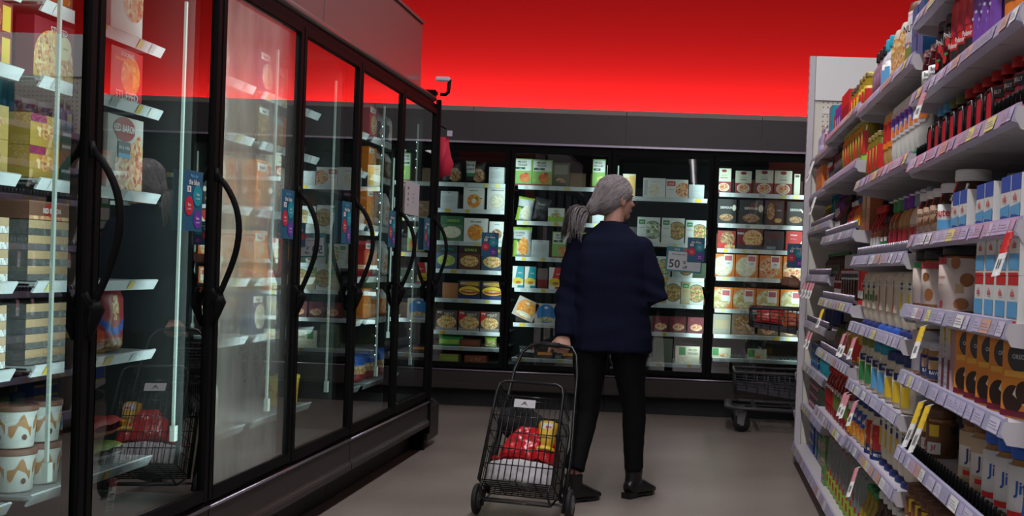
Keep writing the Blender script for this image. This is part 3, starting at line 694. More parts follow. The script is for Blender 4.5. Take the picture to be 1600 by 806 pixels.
bput(VG('e', CAR, .137, .207), 'veggie_fries_bag_carton', -.93, zs('M', 2), 'white veggie pack behind the shoulder', 'third', DM)
TY = lambda k, m, wd=.086: carton('mac_'+k, wd, .05, .170, WHITE, [('p', [(.25, .40), (1, .40), (1, 1), (.45, 1)], m), ('d', .5, .32, .48, YELLOW, .65), ('d', .55, .26, .25, C('crust', .5, .16, .03), .5), ('r', 0, 0, 1, .14, WHITE), ('r', .5, .0, 1, .12, m), ('t', 'mini', .7, .7, .07, WHITE, .4)])
bput(TY('t', TEAL), 'chicken_snack_carton', -1.425, zs('M', 3), 'teal and yellow snack carton', 'fourth', DM); bput(TY('t', TEAL), 'chicken_snack_carton', -1.328, zs('M', 3), 'teal and yellow snack carton', 'fourth', DM)
bput(carton('mac_dark', .08, .05, .16, C('mac_maroon', .12, .03, .03), [('r', 0, .45, 1, 1, C('mac_grey', .16, .12, .12)), ('r', 0, .10, 1, .42, DRED)]), 'chicken_snack_carton', -1.229, zs('M', 3), 'dull maroon snack carton', 'fourth', DM)
bput(TY('r', RED, .10), 'chicken_snack_carton', -1.128, zs('M', 3), 'red and yellow snack carton', 'fourth', DM)
bput(TY('r2', RED, .10), 'chicken_snack_carton', -1.0, zs('M', 3), 'red snack carton beside the sleeve', 'fourth', DM)
def dome(key, m, inner): return carton(key, .178, .05, .157, C('pizza_white', .62, .56, .52), [('r', .02, .02, .98, .98, C('pizza_cream', .55, .45, .40)), ('d', .5, .50, .42, m, 1.0), ('d', .5, .22, .36, inner, .30), ('d', .5, .80, .09, WHITE, .6)])
o = bput(dome('dome_orange', F_ORANGE, F_PALE), 'frozen_pizza_carton', -1.37, zs('M', 4)+.001, 'tilted carton with orange pizza', 'fifth', DM)
o.rotation_euler = (0, R(23), 0); o.location.z += .035; o.location.x -= .012
bput(dome('dome_blue', C('dome_blue', .015, .18, .52), F_GREENS), 'frozen_pizza_carton', -1.19, zs('M', 4), 'carton with a blue dome', 'fifth', DM)
bput(dome('dome_blue', 0, 0), 'frozen_pizza_carton', -.97, zs('M', 4), 'carton with a blue dome', 'fifth', DM)
PF = carton('noodle_black', .127, .12, .075, BLACK, [('t', 'PF NOODLES', .5, .5, .28, WHITE, .85), ('d', .85, .8, .06, RED)])
for k in range(2): put(PF, 'noodle_meal_carton', (-1.345+.012*k, YB+.20, .3355+k*.0765), R(3*k), 'black noodle carton with white lettering', 'floor deck, '+DM, 'carton')
CK = carton('skillet_black', .14, .12, .06, C('skillet', .03, .02, .018), [('r', .1, .45, .9, .8, F_ORANGE), ('r', .1, .1, .9, .3, BROWN)])
for i, x in enumerate((-1.19, -.99)):
    for k in range(2): put(CK, 'skillet_meal_carton', (x, YB+.20, .3355+k*.0612), 0, 'brown and orange skillet carton', 'floor deck, '+DM, 'carton')
# N door
bput(carton('bagel', .10, .05, .176, C('bagel_cream', .66, .60, .46), [('r', .5, .1, .95, .9, C('bagel_yellow', .75, .45, .10)), ('t', 'bagel', .3, .8, .08, ORANGE, .4)]), 'frozen_bread_carton', -.575, zs('N', 0), 'cream and yellow carton', 'top', DN)
bput(carton('wpizza', .176, .05, .15, WHITE, [('d', .5, .38, .26, F_PALE), ('r', .05, .1, .2, .9, LGREY), ('t', 'cauliflower crust', .55, .82, .05, GREY, .6)]), 'frozen_pizza_carton', -.376, zs('N', 0), 'white carton with a pale crust', 'top', DN)
bput(carton('evol', .171, .05, .145, WHITE, [('d', .78, .45, .34, F_PIZZA), ('r', .04, .64, .42, .90, C('tag_red', .6, .05, .04)), ('t', 'evol', .23, .77, .12, WHITE, .3), ('t', 'goat cheese', .24, .46, .06, DGREY, .4)]), 'frozen_pizza_carton', -.198, zs('N', 0), 'white carton with red tag and pizza', 'top', DN)
bput(carton('wclear', .12, .05, .11, FROST, [('r', .1, .5, .9, .6, LGREY), ('r', .1, .3, .7, .36, LGREY)]), 'frozen_meal_carton', -.045, zs('N', 0), 'pale back panel carton', 'top', DN)
BOWL = lambda k, f, wd=.178, h=.196, ac=None: meal('bowl_'+k, wd, h, C('bowl_white', .66, .70, .68), f, 'adult', shape='side', acc=ac)
G2 = ramp_mat('noodle_bowl_print', [(.55, .28, .08), (.12, .20, .05), (.7, .45, .2), (.35, .06, .03)], 95)
bput(BOWL('kale', ramp_mat('kale_print', [(.06, .16, .06), (.70, .72, .62), (.30, .38, .20)], 60)), 'frozen_bowl_carton', -.408, zs('N', 1), 'white carton with a kale bowl', 'second', DN)
bput(BOWL('noodle', G2), 'frozen_bowl_carton', -.217, zs('N', 1), 'white carton with a noodle bowl', 'second', DN)
bput(BOWL('noodle2', G2, .160, .185), 'frozen_bowl_carton', -.038, zs('N', 1), 'narrower white carton with a noodle bowl', 'second', DN)
bput(BOWL('k2', F_GREENS, .15, .16), 'frozen_bowl_carton', -.30, zs('N', 2), 'green tagged carton left of the sale sign', 'third', DN)
bput(BOWL('k3', F_BROWN, .16, .16), 'frozen_bowl_carton', -.13, zs('N', 2), 'green tagged carton behind the sale sign', 'third', DN)
tc_ = C('tan_accent', .50, .42, .24)
bput(BOWL('t1', G2, .178, .181, tc_), 'frozen_bowl_carton', -.228, zs('N', 3), 'tan and white carton with a noodle bowl', 'fourth', DN)
bput(BOWL('t1', G2, .178, .181, tc_), 'frozen_bowl_carton', -.045, zs('N', 3), 'tan and white carton with a noodle bowl', 'fourth', DN)
MR = carton('maroon_meal', .125, .05, .126, C('meal_maroon', .14, .015, .03), [('r', 0, .62, 1, .70, DRED), ('d', .55, .36, .36, F_PIZZA, .6), ('t', 'Sup', .25, .84, .14, RED, .4), ('r', .5, .72, .95, .92, MAROON)])
for x in (-.288, -.150, -.010): bput(MR, 'frozen_meal_carton', x, zs('N', 4), 'maroon carton with a plated meal', 'fifth', DN)
bput(carton('risotto', .19, .05, .135, C('risotto_cream', .70, .66, .50), [('r', .15, .5, .42, .95, GREEN), ('d', .35, .25, .33, F_PALE, .45), ('t', 'RICED', .72, .8, .13, DGREY, .4), ('t', 'VEGGIES', .72, .6, .12, DGREY, .45)]), 'frozen_rice_bag', -.065, zs('N', 5)+.001, 'cream and green veggie pack', 'sixth', DN)
bput(carton('dim_side', .15, .05, .19, C('dim_olive', .14, .15, .11), [('r', .1, .1, .5, .9, C('dim_green', .08, .12, .07))]), 'frozen_meal_carton', -.26, zs('N', 5)+.001, 'dull olive carton', 'sixth', DN)
# O door
for i, (x, wd, h) in enumerate(((.166, .11, .19), (.318, .125, .175), (.480, .137, .187), (.627, .134, .187))):
    bput(meal('las%d' % i, wd, h, C('lasagne_cream', .66, .68, .55), F_PIZZA, 'LASAGNA', shape='lasagne'), 'lasagna_carton', x, zs('O', 0), 'cream and wine red lasagna carton', 'top', DO)
bput(carton('las_side', .045, .05, .165, C('lasagne_cream', 0, 0, 0), [('r', .15, .85, .85, .95, DGREY)]), 'lasagna_carton', .735, zs('O', 0), 'narrow cream carton edge on', 'top', DO)
for x, wd in ((.195, .15), (.388, .184), (.734, .139)):
    bput(carton('dev%d' % int(x*100), wd, .05, .19, C('devour_black', .025, .025, .026), [('d', .5, .26, .36, F_BROWN, .5), ('t', 'DEVOUR', .5, .66, .10, WHITE, .62), ('d', .9, .66, .10, F_PALE, 1.6)]), 'frozen_meal_carton', x, zs('O', 1), 'black carton with white lettering and food', 'second', DO)
bput(carton('dev_tall', .15, .05, .195, C('devour_brown', .05, .03, .022), [('d', .32, .55, .20, F_BROWN, 2.2), ('r', .60, .30, .92, .90, DGREY), ('t', 'MEGA', .76, .6, .05, LGREY, .3), ('d', .7, .2, .2, F_PASTA, .6)]), 'frozen_meal_carton', .567, zs('O', 1), 'brown black carton with stacked food', 'second', DO)
bput(carton('rbrown', .14, .05, .14, C('red_box', .36, .03, .03), [('d', .55, .55, .40, F_BROWN), ('r', 0, .0, .5, .3, RED), ('d', .7, .1, .3, F_PASTA, .5)]), 'frozen_meal_carton', .205, zs('O', 2), 'red carton with brown food', 'third', DO)
bput(carton('noodles', .20, .05, .165, DRED, [('d', .62, .52, .38, F_PASTA, .9), ('r', 0, 0, 1, .22, C('tray_dark', .06, .05, .06)), ('t', 'mac', .15, .75, .10, WHITE, .25)]), 'frozen_meal_carton', .385, zs('O', 2), 'dark red carton with yellow noodles', 'third', DO)
bput(carton('darkbox', .155, .05, .150, C('tray_dark', .06, .05, .06), [('r', .1, .6, .9, .9, C('mac_maroon', .12, .03, .03)), ('r', .15, .06, .6, .2, C('haze_blue', .25, .3, .4))]), 'frozen_meal_carton', .573, zs('O', 2), 'nearly black carton', 'third', DO)
bput(carton('redwhite', .15, .05, .155, C('bright_box_red', .50, .03, .03), [('p', [(.45, 0), (1, 0), (1, .75)], F_PALE), ('t', 'banquet', .4, .80, .10, WHITE, .6), ('t', 'chicken', .38, .62, .08, PINK, .5)]), 'frozen_meal_carton', .741, zs('O', 2), 'red carton with pale corner', 'third', DO)
OP = carton('orange_pizza', .176, .05, .178, C('pizza_orange', .75, .20, .03), [('d', .46, .46, .47, C('pizza_rim', .62, .40, .24)), ('d', .46, .46, .43, F_PALE), ('r', .50, .46, .90, .99, WHITE), ('r', .54, .72, .86, .93, C('stamp_red', .55, .12, .14)), ('t', '5.99', .7, .60, .07, DRED, .3)])
OP2 = carton('orange_pizza_b', .176, .05, .168, C('pizza_orange', 0, 0, 0), [('d', .46, .46, .47, C('pizza_rim', 0, 0, 0)), ('d', .46, .46, .43, ramp_mat('pizza_pale_print', [(.72, .58, .36), (.45, .42, .12), (.75, .70, .52), (.60, .22, .10)], 60)), ('r', .50, .36, .90, .92, WHITE), ('r', .54, .62, .86, .86, C('stamp_red', 0, 0, 0))])
OP3 = carton('orange_pizza_c', .176, .05, .178, C('pizza_orange', 0, 0, 0), [('d', .46, .46, .47, C('pizza_rim', 0, 0, 0)), ('d', .46, .46, .43, F_PIZZA), ('r', .50, .46, .90, .99, WHITE), ('r', .54, .72, .86, .93, C('stamp_red', 0, 0, 0)), ('t', '5.99', .7, .60, .07, DRED, .3)])
for i, x in enumerate((.19, .372, .557, .742)): bput(OP if i < 2 else OP3, 'frozen_pizza_carton', x, zs('O', 3), 'orange carton with %s pizza' % ('pale' if i < 2 else 'reddish'), 'fourth', DO)
for i, x in enumerate((.182, .362, .543, .730)): bput(OP2, 'frozen_pizza_carton', x, zs('O', 4), 'orange carton with speckled pizza', 'fifth', DO)
bput(carton('pale_box1', .14, .05, .156, C('haze_tan', .35, .33, .28), [('r', .1, .3, .9, .7, C('haze_tan2', .45, .36, .22))]), 'frozen_meal_carton', .192, zs('O', 5), 'dull tan carton', 'sixth', DO)
bput(carton('pale_box2', .18, .05, .166, C('haze_brown', .24, .17, .11), [('d', .5, .5, .4, F_BROWN)]), 'frozen_meal_carton', .362, zs('O', 5), 'brown carton with round food', 'sixth', DO)
for x in (.555, .73): bput(carton('pale_box3', .16, .05, .15, C('haze_brown', 0, 0, 0), [('d', .5, .5, .4, F_PIZZA)]), 'frozen_meal_carton', x, zs('O', 5), 'brown pizza carton above the black trolley', 'sixth', DO)
GW = carton('green_low', .145, .10, .075, C('green_cream', .62, .62, .45), [('r', .02, .2, .35, .95, GREEN), ('d', .6, .3, .25, F_PIZZA, .4)])
for x in (.20, .48): bput(GW, 'frozen_snack_carton', x, zs('O', 6), 'low cream and green carton', 'seventh', DO, d=.10)
# depth behind: dim second rows on the back wall shelves
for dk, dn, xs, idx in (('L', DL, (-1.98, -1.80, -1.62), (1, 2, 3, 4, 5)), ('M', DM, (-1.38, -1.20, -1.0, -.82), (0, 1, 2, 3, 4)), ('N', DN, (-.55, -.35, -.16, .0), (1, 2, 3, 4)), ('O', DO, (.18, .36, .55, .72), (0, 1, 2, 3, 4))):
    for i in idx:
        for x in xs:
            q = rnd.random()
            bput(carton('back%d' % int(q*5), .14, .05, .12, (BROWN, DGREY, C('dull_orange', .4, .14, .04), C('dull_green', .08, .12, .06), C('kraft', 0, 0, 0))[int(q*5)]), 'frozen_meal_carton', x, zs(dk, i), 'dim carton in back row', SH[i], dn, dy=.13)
# cards and the sale sign on the back doors
info_card('info_card', 'blue info card with round stickers on the leftmost back door', None, (-1.629, YB-.026, 1.275), (0, 0, 0))
info_card('info_card', 'blue info card overlapping the 50% off sign behind the woman', None, (-.030, YB-.036, 1.296), (0, 0, 0))
info_card('info_card', 'blue info card on the rightmost back door by shelving end', None, (.735, YB-.026, 1.278), (0, 0, 0))
b = MB(); b.box(-.14, -.003, -.095, .14, 0, .095, C('sign_teal', .03, .22, .26)); b.box(-.125, -.0036, -.082, .130, -.003, .060, C('sign_white', .55, .60, .62))
b.text('50', -.072, -.034, .066, DGREY, -.0044); b.text('%', .004, -.020, .026, DGREY, -.0044); b.text('off', .010, -.056, .024, DGREY, -.0044)
b.text('select frozen meals', -.045, .040, .010, DGREY, -.0044, .12); b.text('SAVE', -.06, .076, .013, WHITE, -.0044); b.box(-.01, -.004, .066, .05, -.0031, .088, C('stamp_red', 0, 0, 0)); b.box(.085, -.0044, -.05, .115, -.0037, -.040, LILAC)
o = part('sale_sign', b, None, None, 0, (-.118, YB-.026, 1.214), (0, R(3), 0)); tag(o, 'teal framed sign reading 50% off on the back freezer door', 'sign')
#@@PART3
# ------------------------------------------------------------------ shelving run on the right
# local y runs along the aisle (world Y); front at world X = .60, shelves reach back to 1.04
BAYS = {'A': (2.335, 3.530), 'B': (3.532, 4.722), 'C': (4.724, 5.935), 'D': (5.937, 7.140)}
GF = {'A': .60, 'B': .60, 'C': .60, 'D': .64}
GSH = {'A': [1.855, 1.630, 1.435, 1.215, 1.012, .820, .597, .350], 'B': [1.755, 1.462, 1.168, .913, .687, .463],
       'C': [1.778, 1.556, 1.280, .980, .733, .445], 'D': [1.778, 1.565, 1.370, 1.093, .823, .570, .335]}
PUSH = {('A', 2): M_BLK, ('B', 2): M_STEEL, ('C', 2): M_STEEL, ('C', 3): M_STEEL, ('C', 4): M_STEEL, ('D', 2): M_STEEL, ('D', 3): M_STEEL, ('D', 4): M_STEEL, ('A', 6): M_BLK}
LABB = {'A': 'nearest shelving bay with jams, spreads and peanut butter', 'B': 'second shelving bay with mayonnaise squeeze bottles and jars', 'C': 'third shelving bay with ketchup, mustard and clear pouches', 'D': 'farthest shelving bay with small tins beside the end panel'}
def rail(y0, y1, z, fx, seed, t, h=.042):
    """angled price rail with its printed labels; front to -x"""
    s = MB()
    s.prism([(fx+.012, z), (fx-.006, z+.006), (fx+.004, z+h), (fx+.012, z+h+.002)], 'y', y0, y1, M_GLIP)
    q = random.Random(seed); y = y0+.01; a = (fx-.0065, z+.009); c = (fx+.0028, z+h-.004)
    pal = PAL_G[1:]
    while y < y1-.05:
        wd = q.choice((.035, .05, .06, .08)); m = q.choice(pal); y2 = min(y+wd, y1)
        P = lambda yy, f: (a[0]+(c[0]-a[0])*f-.0012, yy, a[1]+(c[1]-a[1])*f)
        s.add([P(y2, 0), P(y, 0), P(y, 1), P(y2, 1)], [(0, 1, 2, 3)], m)
        for k in range(3):
            f0_ = .25+.2*k; s.add([tuple(v-(.0006 if i == 0 else 0) for i, v in enumerate(p)) for p in (P(y2-.006, f0_), P(y+.006+.01*k, f0_), P(y+.006+.01*k, f0_+.07), P(y2-.006, f0_+.07))], [(0, 1, 2, 3)], C('rail_print', .40, .38, .46))
        y = y2+q.choice((.003, .004, .02, .05))
    return s
for bk, (y0, y1) in BAYS.items():
    fx = GF[bk]; t = thing('shelving_bay', LABB[bk], 'shelving', (0, 0, 0))
    b = MB(); b.box(1.05, y0, .12, 1.065, y1, 1.95, M_GONB)
    for i in range(11):
        for j in range(24): pass
    part('back_panel', b, t)
    for yy in (y0+.012, y1-.012):
        u = MB(); u.box(1.025, yy-.012, 0, 1.05, yy+.012, 1.95, M_GON)
        for k in range(38): u.box(1.0235, yy-.003, .1+k*.048, 1.0255, yy+.003, .122+k*.048, BLACK)
        part('upright', u, t)
    b = MB(); b.box(.612, y0+.001, .095, 1.045, y1-.001, .118, M_GON); b.box(.655, y0+.001, 0, .665, y1-.001, .094, M_GONB)
    b.prism([(.655, .02), (.665, .02), (.612, .094), (.600, .094)], 'y', y0+.001, y1-.001, M_GON)
    bs = part('base_deck', b, t); part('price_rail', rail(y0+.002, y1-.002, .080, .600, 77+ord(bk), t, .05), bs)
    for i, z in enumerate(GSH[bk]):
        f = fx+(.012 if (bk, i) == ('A', 3) else 0); s = MB()
        s.box(f+.013, y0+.004, z+.014, 1.022, y1-.004, z+.034, M_GON)
        for k in range(1, 4): s.box(f+.02, y0+(y1-y0)*k/4-.02, z+.010, 1.0, y0+(y1-y0)*k/4+.02, z+.014, M_GON)
        for yy, sg in ((y0+.006, 1), (y1-.006, -1)):
            s.prism([(f+.004, z+.036), (f-.002, z+.014), (f+.012, z-.010), (1.022, z-.055), (1.022, z+.034)], 'y', yy-.003, yy+.003, M_GON)
        sh = part('shelf', s, t, bevel=0)
        part('price_rail', rail(y0+.004, y1-.004, z, f, 13*i+ord(bk), t), sh)
        pm = PUSH.get((bk, i))
        if pm:
            p = MB(); y = y0+.03
            while y < y1-.02:
                p.tube([(f+.02, y, z+.035), (f+.019, y, z+.066), (f+.021, y, z+.075)], .0045, M_CHROME if pm is M_STEEL else M_BLK, 6)
                p.box(f+.02, y+.012, z+.0345, f+.036, y+.015, z+.055, pm); y += .036
            p.box(f+.014, y0+.02, z+.0342, f+.026, y1-.02, z+.042, RED if (bk, i) == ('A', 2) else M_BLK)
            part('divider_row', p, sh)['kind'] = 'stuff'
# end panel with its header, end upright and the small shelves of the end display behind it
t = thing('shelving_end_panel', 'tall white end panel rising above the farthest shelving bay', 'panel')
PEGH = mat('white_pegboard', (.74, .71, .62), .5)
b = MB(); b.box(.650, 7.165, .02, 1.45, 7.19, 2.175, PEGH)
for i in range(26):
    for j in range(14): b.box(.70+i*.028, 7.1635, 1.80+j*.028, .706+i*.028, 7.1652, 1.806+j*.028, BLACK)
part('pegboard', b, t)
part('header_board', MB().box(.650, 7.150, 2.178, 1.45, 7.19, 2.44, mat('white_header_board', (.84, .84, .83), .45)), t, bevel=.002)
part('end_upright', MB().box(.612, 7.150, 0, .648, 7.20, 2.44, M_GON), t, bevel=.002)
b = MB()
for k in range(46): b.box(.6105, 7.163, .12+k*.05, .6125, 7.169, .145+k*.05, DGREY)
part('slot_strip', b, t)
part('shelf_tag', MB().box(.70, 7.160, 2.10, .80, 7.1645, 2.13, WHITE), t)
for k, z in enumerate((1.545, 1.28, 1.02, .76, .50, .26)):
    s = MB(); s.box(.64, 7.205, z, 1.44, 7.50, z+.02, M_GON); s.prism([(7.205, z-.06), (7.21, z+.02), (7.50, z+.02), (7.50, z)], 'x', .628, .636, M_GON); part('end_shelf', s, t)
for k, (z, m, m2) in enumerate(((1.5665, ORANGE, RED), (1.3015, GREEN, WHITE), (1.0415, RED, YELLOW), (.7815, PURPLE, PINK), (.5215, RED, ORANGE), (.2815, YELLOW, BLUE))):
    P_ = carton('end_box%d' % k, .13, .06, .19, m, [('r', .05, .05, .95, .45, m2), ('r', .2, .6, .8, .85, WHITE)])
    for j in range(2): put(P_, 'snack_carton', (.672+.0*j, 7.29+.14*j, z), R(-90), '%s snack carton' % ('orange', 'green', 'red and yellow', 'purple', 'red and orange', 'yellow')[k], '%s shelf of the end display' % SH[k], 'carton')

BN = {'A': 'nearest bay', 'B': 'second bay', 'C': 'third bay', 'D': 'farthest bay'}
def gput(proto, name, bay, sh, ys, desc, cat, dx=.045, rows=1, rd=.10, stack=1, sz=.1, dz=0, rot=None):
    if rot is None: rot = R(-42) if cat in ('jar', 'tin') else (R(-68) if cat in ('bottle', 'pouch', 'bag') else R(-90))
    zb = .1185 if sh == 'base' else GSH[bay][sh]+.0345
    wh = 'base deck' if sh == 'base' else SHN[bay][sh]
    for r_ in range(rows):
        for k in range(stack):
            for y in ys:
                x = GF[bay]+.016+dx+r_*rd
                put(proto, name, (x, y, zb+dz+k*sz), rot, desc, '%s, %s' % (wh, BN[bay]), cat)
SHN = {'A': ['top shelf', 'second shelf', 'third shelf', 'fourth shelf', 'fifth shelf', 'sixth shelf', 'seventh shelf', 'eighth shelf'], 'B': ['top shelf', 'second shelf', 'third shelf', 'fourth shelf', 'fifth shelf', 'sixth shelf'],
       'C': ['top shelf', 'second shelf', 'third shelf', 'fourth shelf', 'fifth shelf', 'sixth shelf'], 'D': ['top shelf', 'second shelf', 'third shelf', 'fourth shelf', 'fifth shelf', 'sixth shelf', 'seventh shelf']}
def run(y0, n, p): return [round(y0+i*p, 3) for i in range(n)]
# ---- nearest bay
gput(carton('jam_top_red', .08, .08, .13, RED, [('r', .1, .2, .9, .6, DRED)]), 'sauce_carton', 'A', 0, run(2.9, 6, .10), 'small red carton', 'carton', .045)
J = jar('gingham_jam', .125, .042, JAM, GINGHAM, WHITE, ((.2, .5, .9, 2.0, WHITE),), (('Bonne', 0, .52, .011, DGREY), ('preserves', 0, .36, .008, DGREY)), .022, (.22, .62))
gput(J, 'jam_jar', 'A', 1, (3.48, 3.385), 'dark jam jar with gingham lid', 'jar', .048, rows=2)
def berries(b, r, pts, m, rz=.010):
    for t, z in pts: oval(b, r+.0014, t, z, .009, rz, m)
J = jar('straw_jam', .165, .046, JAM, BLACK, JAM, ((.62, .92, -.9, .9, BLACK),), (('Polaner', 0, .78, .018, WHITE),), .028, (.06, .95))
if len(J) == 3:
    q = MB(); berries(q, .0475, [(-.5, .045), (.3, .05), (0, .075), (-.3, .09), (.6, .08)], RED, .012); berries(q, .0478, [(-.4, .058), (.1, .09), (.45, .062)], GREEN, .004); J.append(('printed_fruit', q.mesh('fruit'), None))
gput(J, 'jam_jar', 'A', 1, (3.285, 3.185), 'tall strawberry jam jar with black lid', 'jar', .052)
SQ = lambda k, m, m2, h=.20: bottle('sqj_'+k, h, .036, m, BLACK, m, 'inverted', ((.45, .70, -.9, .9, m2), (.16, .28, -.9, .9, BLACK)), (('Polaner', 0, .34, .014, WHITE),), .75, .10, (.15, .86))
gput(SQ('red', RED, C('berry_red', .5, .01, .03)), 'jam_squeeze_bottle', 'A', 1, run(2.95, 3, .083), 'red squeeze jam bottle', 'bottle', .042)
SP = bottle('sq_purple', .20, .036, C('deep_purple', .10, .015, .22), C('deep_purple', 0, 0, 0), C('violet', .20, .07, .42), 'inverted', (), None, .75, .10, (.15, .86))
if len(SP) == 3:
    q = MB()
    for i in range(9): oval(q, .0385, -.5+.25*(i % 5), .05+.016*(i), .004, .004, LILAC)
    SP.append(('printed_dots', q.mesh('dots'), None))
gput(SP, 'jelly_squeeze_bottle', 'A', 1, run(2.70, 3, .083), 'purple squeeze jelly bottle', 'bottle', .042)
gput(bottle('sq_orange', .19, .036, C('marmalade', .65, .25, .02), BROWN, ORANGE, 'inverted', ((.3, .5, -.9, .9, BROWN),), None, .75, .10, (.15, .86)), 'marmalade_squeeze_bottle', 'A', 1, run(2.40, 3, .083), 'orange squeeze marmalade bottle', 'bottle', .042)
# third shelf: pushers with jam bottles
PJ = lambda k, lid, mid: bottle('pj_'+k, .155, .036, JAM, lid, mid, 'square', ((.50, .66, -1.6, 1.6, BLACK), (.30, .42, -.5, .5, PINK)), (('JELLY', 0, .575, .011, WHITE), ('grape', 0, .22, .009, PINK)), .85, .16, (.08, .68))
gput(PJ('blue', LBLUE, MAROON), 'jelly_bottle', 'A', 2, (3.475, 3.395), 'dark jelly bottle with blue cap', 'bottle', .075)
gput(PJ('green', C('olive_cap', .18, .2, .06), MAROON), 'jelly_bottle', 'A', 2, (3.31, 3.23), 'dark jelly bottle with olive cap', 'bottle', .075)
gput(PJ('red', RED, C('jelly_red', .52, .012, .03)), 'jelly_bottle', 'A', 2, run(2.66, 6, .092), 'red jelly bottle with black band', 'bottle', .075)
gput(PJ('red2', RED, C('jelly_pink', .62, .06, .14)), 'jelly_bottle', 'A', 2, (2.40, 2.485, 2.575), 'pinkish red jelly bottle', 'bottle', .075)
b = [('card', None, None)]
for i, y in enumerate(run(2.62, 8, .095)):
    q = MB(); q.tube([(.6155, y-.026, 1.470), (.6155, y-.030, 1.52), (.6155, y-.018, 1.545), (.6155, y+.018, 1.545), (.6155, y+.030, 1.52), (.6155, y+.026, 1.470)], .003, BLACK, 6); q.box(.6145, y-.024, 1.472, .6158, y+.024, 1.538, C('berry_red', 0, 0, 0))
    o = part('pusher_flag', q, None); KIND.setdefault(('red rounded pusher flag', 'third shelf, nearest bay'), []).append(o); o['category'] = 'shelf divider'; 
# fourth shelf: spreads
NJ = jar('nut_jar', .128, .044, CHOC, WHITE, C('kraft_label', .42, .27, .18), ((.55, .60, .2, 1.3, DGREY),), (('cocoa', -.3, .60, .010, CHOC), ('hazelnut spread', .35, .50, .006, CHOC)), .024, (.10, .78), .82)
if len(NJ) == 3:
    q = MB()
    for cx, cz in ((-.25, .045), (.05, .05)):
        q.add([((.046)*math.sin(cx+.35*math.cos(a)+.12*math.sin(a)), -.046*math.cos(cx+.35*math.cos(a)), cz+.014*math.sin(a)+.008*math.cos(a)) for a in [i*.4 for i in range(16)]], [tuple(range(16))], BROWN)
    NJ.append(('printed_nut', q.mesh('nut'), None))
gput(NJ, 'spread_jar', 'A', 3, (3.47, 3.375, 3.28), 'brown spread jar with kraft label', 'jar', .052, rows=2)
EL = jar('ella_small', .135, .042, CHOC, WHITE, WHITE, ((.12, .34, -.8, .8, LBLUE),), (('nutella', 0, .52, .022, RED),), .026, (.08, .72), .75)
gput(EL, 'spread_jar', 'A', 3, (3.185,), 'narrow spread jar with red lettering', 'jar', .052)
EB = jar('ella_big', .160, .050, CHOC, WHITE, WHITE, ((.10, .30, -.9, .9, LBLUE),), (('nutella', 0, .46, .022, RED),), .030, (.05, .62), .84)
gput(EB, 'spread_jar', 'A', 3, (3.05,), 'large brown spread jar beside the blue packs', 'jar', .068)
gput(EB, 'spread_jar', 'A', 3, (2.42, 2.55, 2.68, 2.81, 2.94, 3.10), 'large brown spread jar in back row', 'jar', .21)
EP = carton('ella_pack', .072, .05, .094, WHITE, [('r', 0, .66, 1, 1, BLUE), ('r', 0, 0, 1, .14, BLUE), ('p', [(0, .18), (1, .10), (1, .38), (0, .32)], LBLUE), ('t', 'ella', .45, .52, .16, RED, .9)])
gput(EP, 'spread_snack_pack', 'A', 3, (2.38, 2.46, 2.60, 2.68, 2.85, 2.93), 'blue and white snack pack with red lettering', 'pack', .028)
gput(carton('blue_tub_box', .10, .08, .11, BLUE, [('t', 'GO', .5, .4, .1, WHITE, .4)]), 'blue_canister', 'A', 3, (3.47, 3.36), 'dark blue canister behind the kraft jars', 'box', .26, dz=.0)
# fifth shelf: almond butter
AJ = jar('almond_jar', .165, .050, PB, BLACK, C('almond_label', .66, .56, .50), ((.82, .95, -3.1, 3.1, C('label_red', .45, .03, .05)), (.56, .74, -.60, -.05, ALMOND), (.16, .42, -.35, .20, ALMOND)), None, .028, (.10, .93), .85)
gput(AJ, 'nut_butter_jar', 'A', 4, (3.345,), 'almond butter jar with red banded label', 'jar', .055, rows=2, rd=.12)
AG = jar('green_top_jar', .165, .050, PB, BLACK, C('almond_label', 0, 0, 0), ((.84, .95, -3.1, 3.1, GREEN),), None, .028, (.10, .93), .85)
gput(AG, 'nut_butter_jar', 'A', 4, (3.48,), 'nut butter jar with green banded label', 'jar', .055)
AB = jar('almond_big', .172, .072, PB, BLACK, C('almond_label', 0, 0, 0), ((.84, .96, -3.1, -.3, C('label_red', 0, 0, 0)), (.76, .98, -.1, .26, ALMOND), (.46, .70, .25, .75, ALMOND), (.34, .50, .10, .40, C('tan_mark', .55, .38, .2)), (.05, .26, .05, .60, ALMOND), (.08, .2, -.62, -.45, C('label_red', 0, 0, 0))), (('almond butter', -.70, .62, .007, C('label_red', 0, 0, 0)), ('crunchy no stir', -.70, .48, .005, C('label_red', 0, 0, 0))), .026, (.04, .95), .85)
if True:
    gput(AB, 'nut_butter_jar', 'A', 4, (3.10,), 'wide almond butter jar with almond pictures', 'jar', .076, rows=2, rd=.15)
EL4 = carton('ella_stack', .075, .06, .095, WHITE, [('r', 0, .80, 1, 1, RED), ('r', 0, .12, 1, .46, LBLUE), ('r', 0, 0, 1, .06, RED), ('t', 'ella', .5, .64, .16, RED, .8)])
gput(EL4, 'spread_snack_pack', 'A', 4, run(2.38, 4, .095), 'white and red stacked snack pack', 'pack', .035, stack=2, sz=.0955)
gput(jar('yellow_jar', .15, .04, YELLOW, YELLOW, YELLOW, ((.3, .6, -1, 1, BLACK), (.05, .2, -1, 1, BLACK)), None, .03), 'yellow_canister', 'A', 4, (3.495,), 'yellow and black canister', 'canister', .17)
